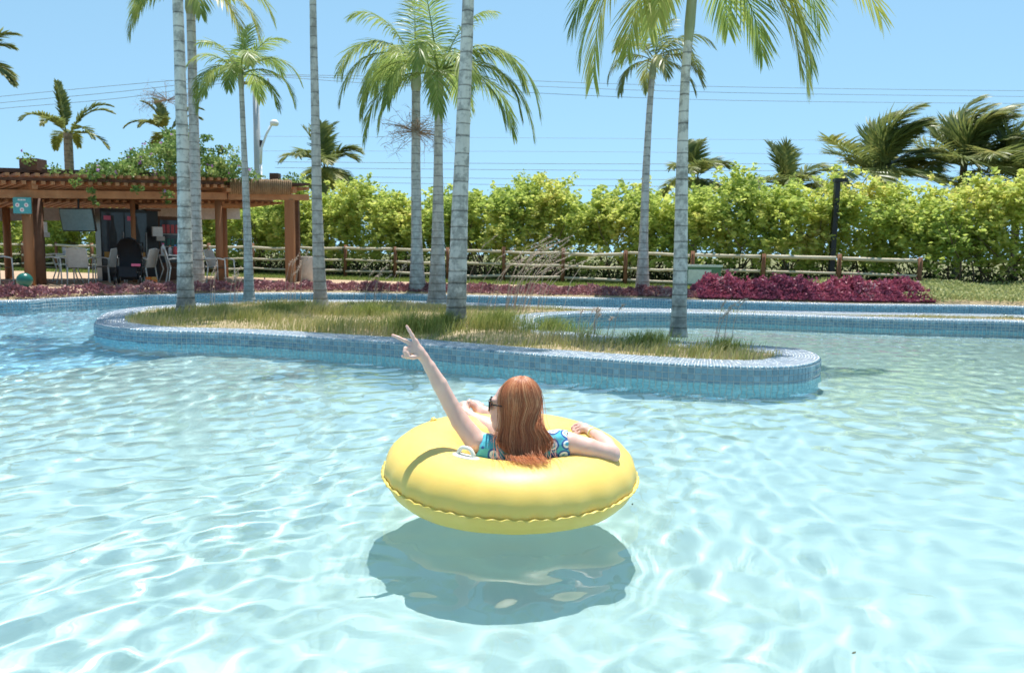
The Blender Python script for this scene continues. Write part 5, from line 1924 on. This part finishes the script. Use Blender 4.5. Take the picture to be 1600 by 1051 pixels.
for x in (-.28, .28):
    MB().tube([(x, -.42, .12), (x, .05, .48), (x, .52, 1.02)], .015, 8).build('frame_bar', M['black'], pc, True)
    MB().tube([(x, .38, .12), (x, .0, .45)], .014, 8).build('frame_bar', M['black'], pc, True)
    for y in (-.42, .40):
        w_ = MB(); w_.tube([(x - .025, y, .12), (x + .025, y, .12)], .115, 20)
        wo = w_.build('wheel', M['black'], pc, True)
        MB().tube([(x - .028, y, .12), (x + .028, y, .12)], .06, 14).build('hub', M['grey_metal'], wo, True)
MB().tube([(-.28, .52, 1.02), (0, .56, 1.05), (.28, .52, 1.02)], .018, 8).build('handle', M['black'], pc, True)
MB().box((.05, -.05, .20), (.42, .5, .16)).build('basket', M['black_fabric'], pc)
MB().box((.18, -.33, .48), (.2, .08, .06)).build('blanket', M['pink'], pc)

# toys by the pushchair
for lab, px, mt, zz in (('orange toy on the ground by the pushchair', 238, 'orange', 0), ('small green and orange toy lying near the chair legs', 229, 'green_box', 0)):
    t = empty('toy_truck', at(px, -.25)); tag(t, lab, 'toy')
    MB().box((0, 0, .08), (.22, .12, .08)).build('toy_body', M[mt], t)
    MB().box((.05, 0, .15), (.09, .11, .07)).build('cab', M['orange' if mt != 'orange' else 'amber'], t)
    for x in (-.07, .07):
        w_ = MB(); w_.tube([(x, -.075, .04), (x, .075, .04)], .04, 12); w_.build('wheel', M['black'], t, True)

# ball-shaped bollard light
bl = empty('ball_bollard', gz(39, 452, .2)); tag(bl, 'dark green ball on a short foot at the edge of the terrace', 'bollard')
MB().lathe((0, 0, 0), [(.10, 0), (.10, .03), (.06, .05), (.05, .06)], 20).build('foot', M['black'], bl)
MB().lathe((0, 0, .19), [(.155 * math.cos(R(a)), .155 * math.sin(R(a))) for a in range(-90, 91, 10)], 24).build('ball', M['teal_ball'], bl, True)

# concrete planter
pt = empty('concrete_planter', at(479, .9)); tag(pt, 'round pale concrete planter at the end of the pergola', 'planter')
MB().lathe((0, 0, 0), [(0, 0), (.19, 0), (.215, .02), (.235, .35), (.24, .70), (.235, .72), (.20, .72), (.195, .60), (0, .60)], 28).build('pot', M['concrete'], pt, True)
r2 = np.random.default_rng(77)
C = r2.normal(0, .08, (60, 3)) + np.array((0, 0, .72))
V, F = leaf_cloud(C, r2.normal(size=(60, 3)) + np.array((0, 0, .6)), r2.uniform(.06, .14, 60), r2)
link('foliage', np_mesh('foliage', V, F, M['under']), pt)

# electric cabinet behind the fence
ub = gz(1100, 452, .2); ub = gy(1098, 450, 22.8); ub.z = .2
uc = empty('utility_cabinet', ub, R(-8)); tag(uc, 'green utility cabinet with pale panel behind the fence', 'cabinet')
MB().box((0, .25, .30), (.98, .5, .56)).build('cabinet_body', M['green_box'], uc)
MB().box((0, .25, .61), (1.06, .58, .06)).build('lid', M['pale_panel'], uc)
MB().box((-.1, -.012, .30), (.64, .02, .40)).build('door', M['pale_panel'], uc)
MB().box((.13, -.03, .30), (.02, .03, .10)).build('handle', M['grey_metal'], uc)

# black lamp post
lp = gy(1297, 445, 22.6); lp.z = .2
lt = empty('lamp_post', lp); tag(lt, 'plain black square lamp post in front of the hedge', 'lamp post')
zt = gy(1304, 283, 22.6).z - .2
MB().beam((0, 0, 0), (.05, 0, zt), .14, .13).build('post', M['black'], lt)
MB().box((.12, -.02, zt + .02), (.36, .2, .10)).build('lamp_head', M['black'], lt)
MB().box((.22, -.02, zt - .035), (.12, .12, .01)).build('lens', M['white_lamp'], lt)
MB().box((0, 0, .02), (.28, .28, .04)).build('base_plate', M['black'], lt)

# utility pole and street lamp
up_ = gy(407, 440, 36); up_.z = .15
po = empty('utility_pole', up_); tag(po, 'tall grey utility pole with crossarm behind the pergola', 'pole')
ph = gy(405, 121, 36).z - .15
MB().tube([(0, 0, 0), (-.02, 0, ph * .5), (-.06, 0, ph)], [.19, .16, .13], 12).build('pole_shaft', M['grey_metal'], po, True)
MB().beam((-.75, 0, ph - .25), (.55, 0, ph - .25), .10, .12).build('crossarm', M['wood_dark'], po)
for x in (-.7, .1, .5): MB().lathe((x, 0, ph - .2), [(.03, 0), (.06, .05), (.03, .09), (.05, .14), (0, .18)], 10).build('insulator', M['sling'], po, True)
MB().tube([(.12, 0, ph - 3.0), (.12, 0, ph - 2.7)], .09, 8).build('clamp', M['black'], po)
sp = gy(411, 440, 35.2); sp.z = .15
sl_ = empty('street_lamp', sp); tag(sl_, 'white street lamp on a curved arm behind the pergola', 'street lamp')
zz0, top_ = gy(411, 235, 35.2).z - .15, gy(428, 192, 35.2)
tx, tz_ = top_.x - sp.x, top_.z - .15
MB().tube([(0, 0, 0), (0, 0, zz0 - .6)], [.07, .06], 10).build('post', M['white_lamp'], sl_, True)
MB().tube([(0, 0, zz0 - .6), (.04, 0, zz0 + .1), (tx * .45, 0, tz_ * .6 + zz0 * .4), (tx * .9, 0, tz_)], .052, 8).build('arm', M['white_lamp'], sl_, True)
MB().lathe((tx + .02, 0, tz_ - .12), [(0, -.02), (.14, 0), (.19, .07), (.18, .16), (.10, .24), (0, .26)], 18).build('lamp_head', M['white_lamp'], sl_, True)

# cables across the sky
def cable(label, pts, Y0, Y1, r=.012, mat='cable'):
    a0 = pts[0][0]; a1 = pts[-1][0]
    P = [gy(x, y, Y0 + (Y1 - Y0) * (x - a0) / (a1 - a0)) for x, y in pts]
    o0 = P[0]
    P = spline3([tuple(p - o0) for p in P], 24)
    o = MB().tube([Vector(p) for p in P], r, 5).build('power_cable', M[mat], None, True)
    o.location = o0
    tag(o, label, 'cable', 'overhead power cables')
cable('topmost cable running left from the pole to the picture edge', [(-150, 168), (0, 151), (200, 132), (394, 116)], 40, 36)
cable('middle cable running left from the pole to the picture edge', [(-150, 178), (0, 161), (200, 142), (407, 117)], 40, 36)
cable('lowest of the three cables running left from the pole', [(-150, 187), (0, 170), (200, 152), (416, 119)], 40, 36)
cable('topmost cable running right from the pole over the palms', [(395, 116), (700, 122), (1100, 135), (1600, 142), (1900, 142)], 36, 52)
cable('second cable running right from the pole over the palms', [(408, 117), (700, 129), (1100, 144), (1600, 151), (1900, 152)], 36, 52)
cable('third cable running right from the pole over the palms', [(417, 119), (700, 138), (1100, 156), (1600, 162), (1900, 163)], 36, 52)
cable('pale high cable crossing between the wind-blown palm crowns', [(400, 213), (900, 216), (1300, 219), (1900, 220)], 60, 60, .012, 'cable_far')
cable('pale cable just under the high pale one', [(400, 236), (900, 237), (1300, 241), (1900, 244)], 60, 60, .012, 'cable_far')
cable('dark cable low over the hedge, upper of four', [(430, 253), (900, 256), (1300, 256), (1900, 257)], 62, 62, .02)
cable('dark cable low over the hedge, second of four', [(430, 262), (900, 266), (1300, 267), (1900, 268)], 62, 62, .02)
cable('dark cable low over the hedge, third of four', [(430, 275), (900, 280), (1300, 281), (1900, 283)], 62, 62, .02)
cable('dark cable low over the hedge, lowest of four', [(430, 283), (900, 290), (1300, 292), (1900, 296)], 62, 62, .02)

# small leaves drifting on the water
M['dead_leaf'] = plain('dead leaf', (.06, .07, .03), .7)
for lab, px, py, rz in (('tiny dark leaf floating in the clear water near the picture bottom', 1334, 1022, .4), ('tiny dark leaf floating beside the yellow ring', 988, 789, 1.2), ('tiny dark leaf floating far out beside the island end', 1443, 707, 2.0)):
    p = gz(px, py, .0)
    p.z = float(water_height(np.array([p.x]), np.array([p.y]))[0]) + .003
    v = [(-.008, 0, 0), (-.003, .003, .001), (.003, .003, .002), (.008, 0, .003), (.003, -.003, .001), (-.003, -.003, 0)]
    o = link('floating_leaf', np_mesh('floating_leaf', v + [(a, b_, c - .001) for a, b_, c in v], [(5, 4, 3, 2, 1, 0)[::-1], (6, 7, 8, 9, 10, 11)[::-1]] + [(i, (i + 1) % 6, 6 + (i + 1) % 6, 6 + i) for i in range(6)], M['dead_leaf']))
    o.location = p; o.rotation_euler = (0, 0, rz)
    tag(o, lab, 'leaf', 'leaves floating in the pool')
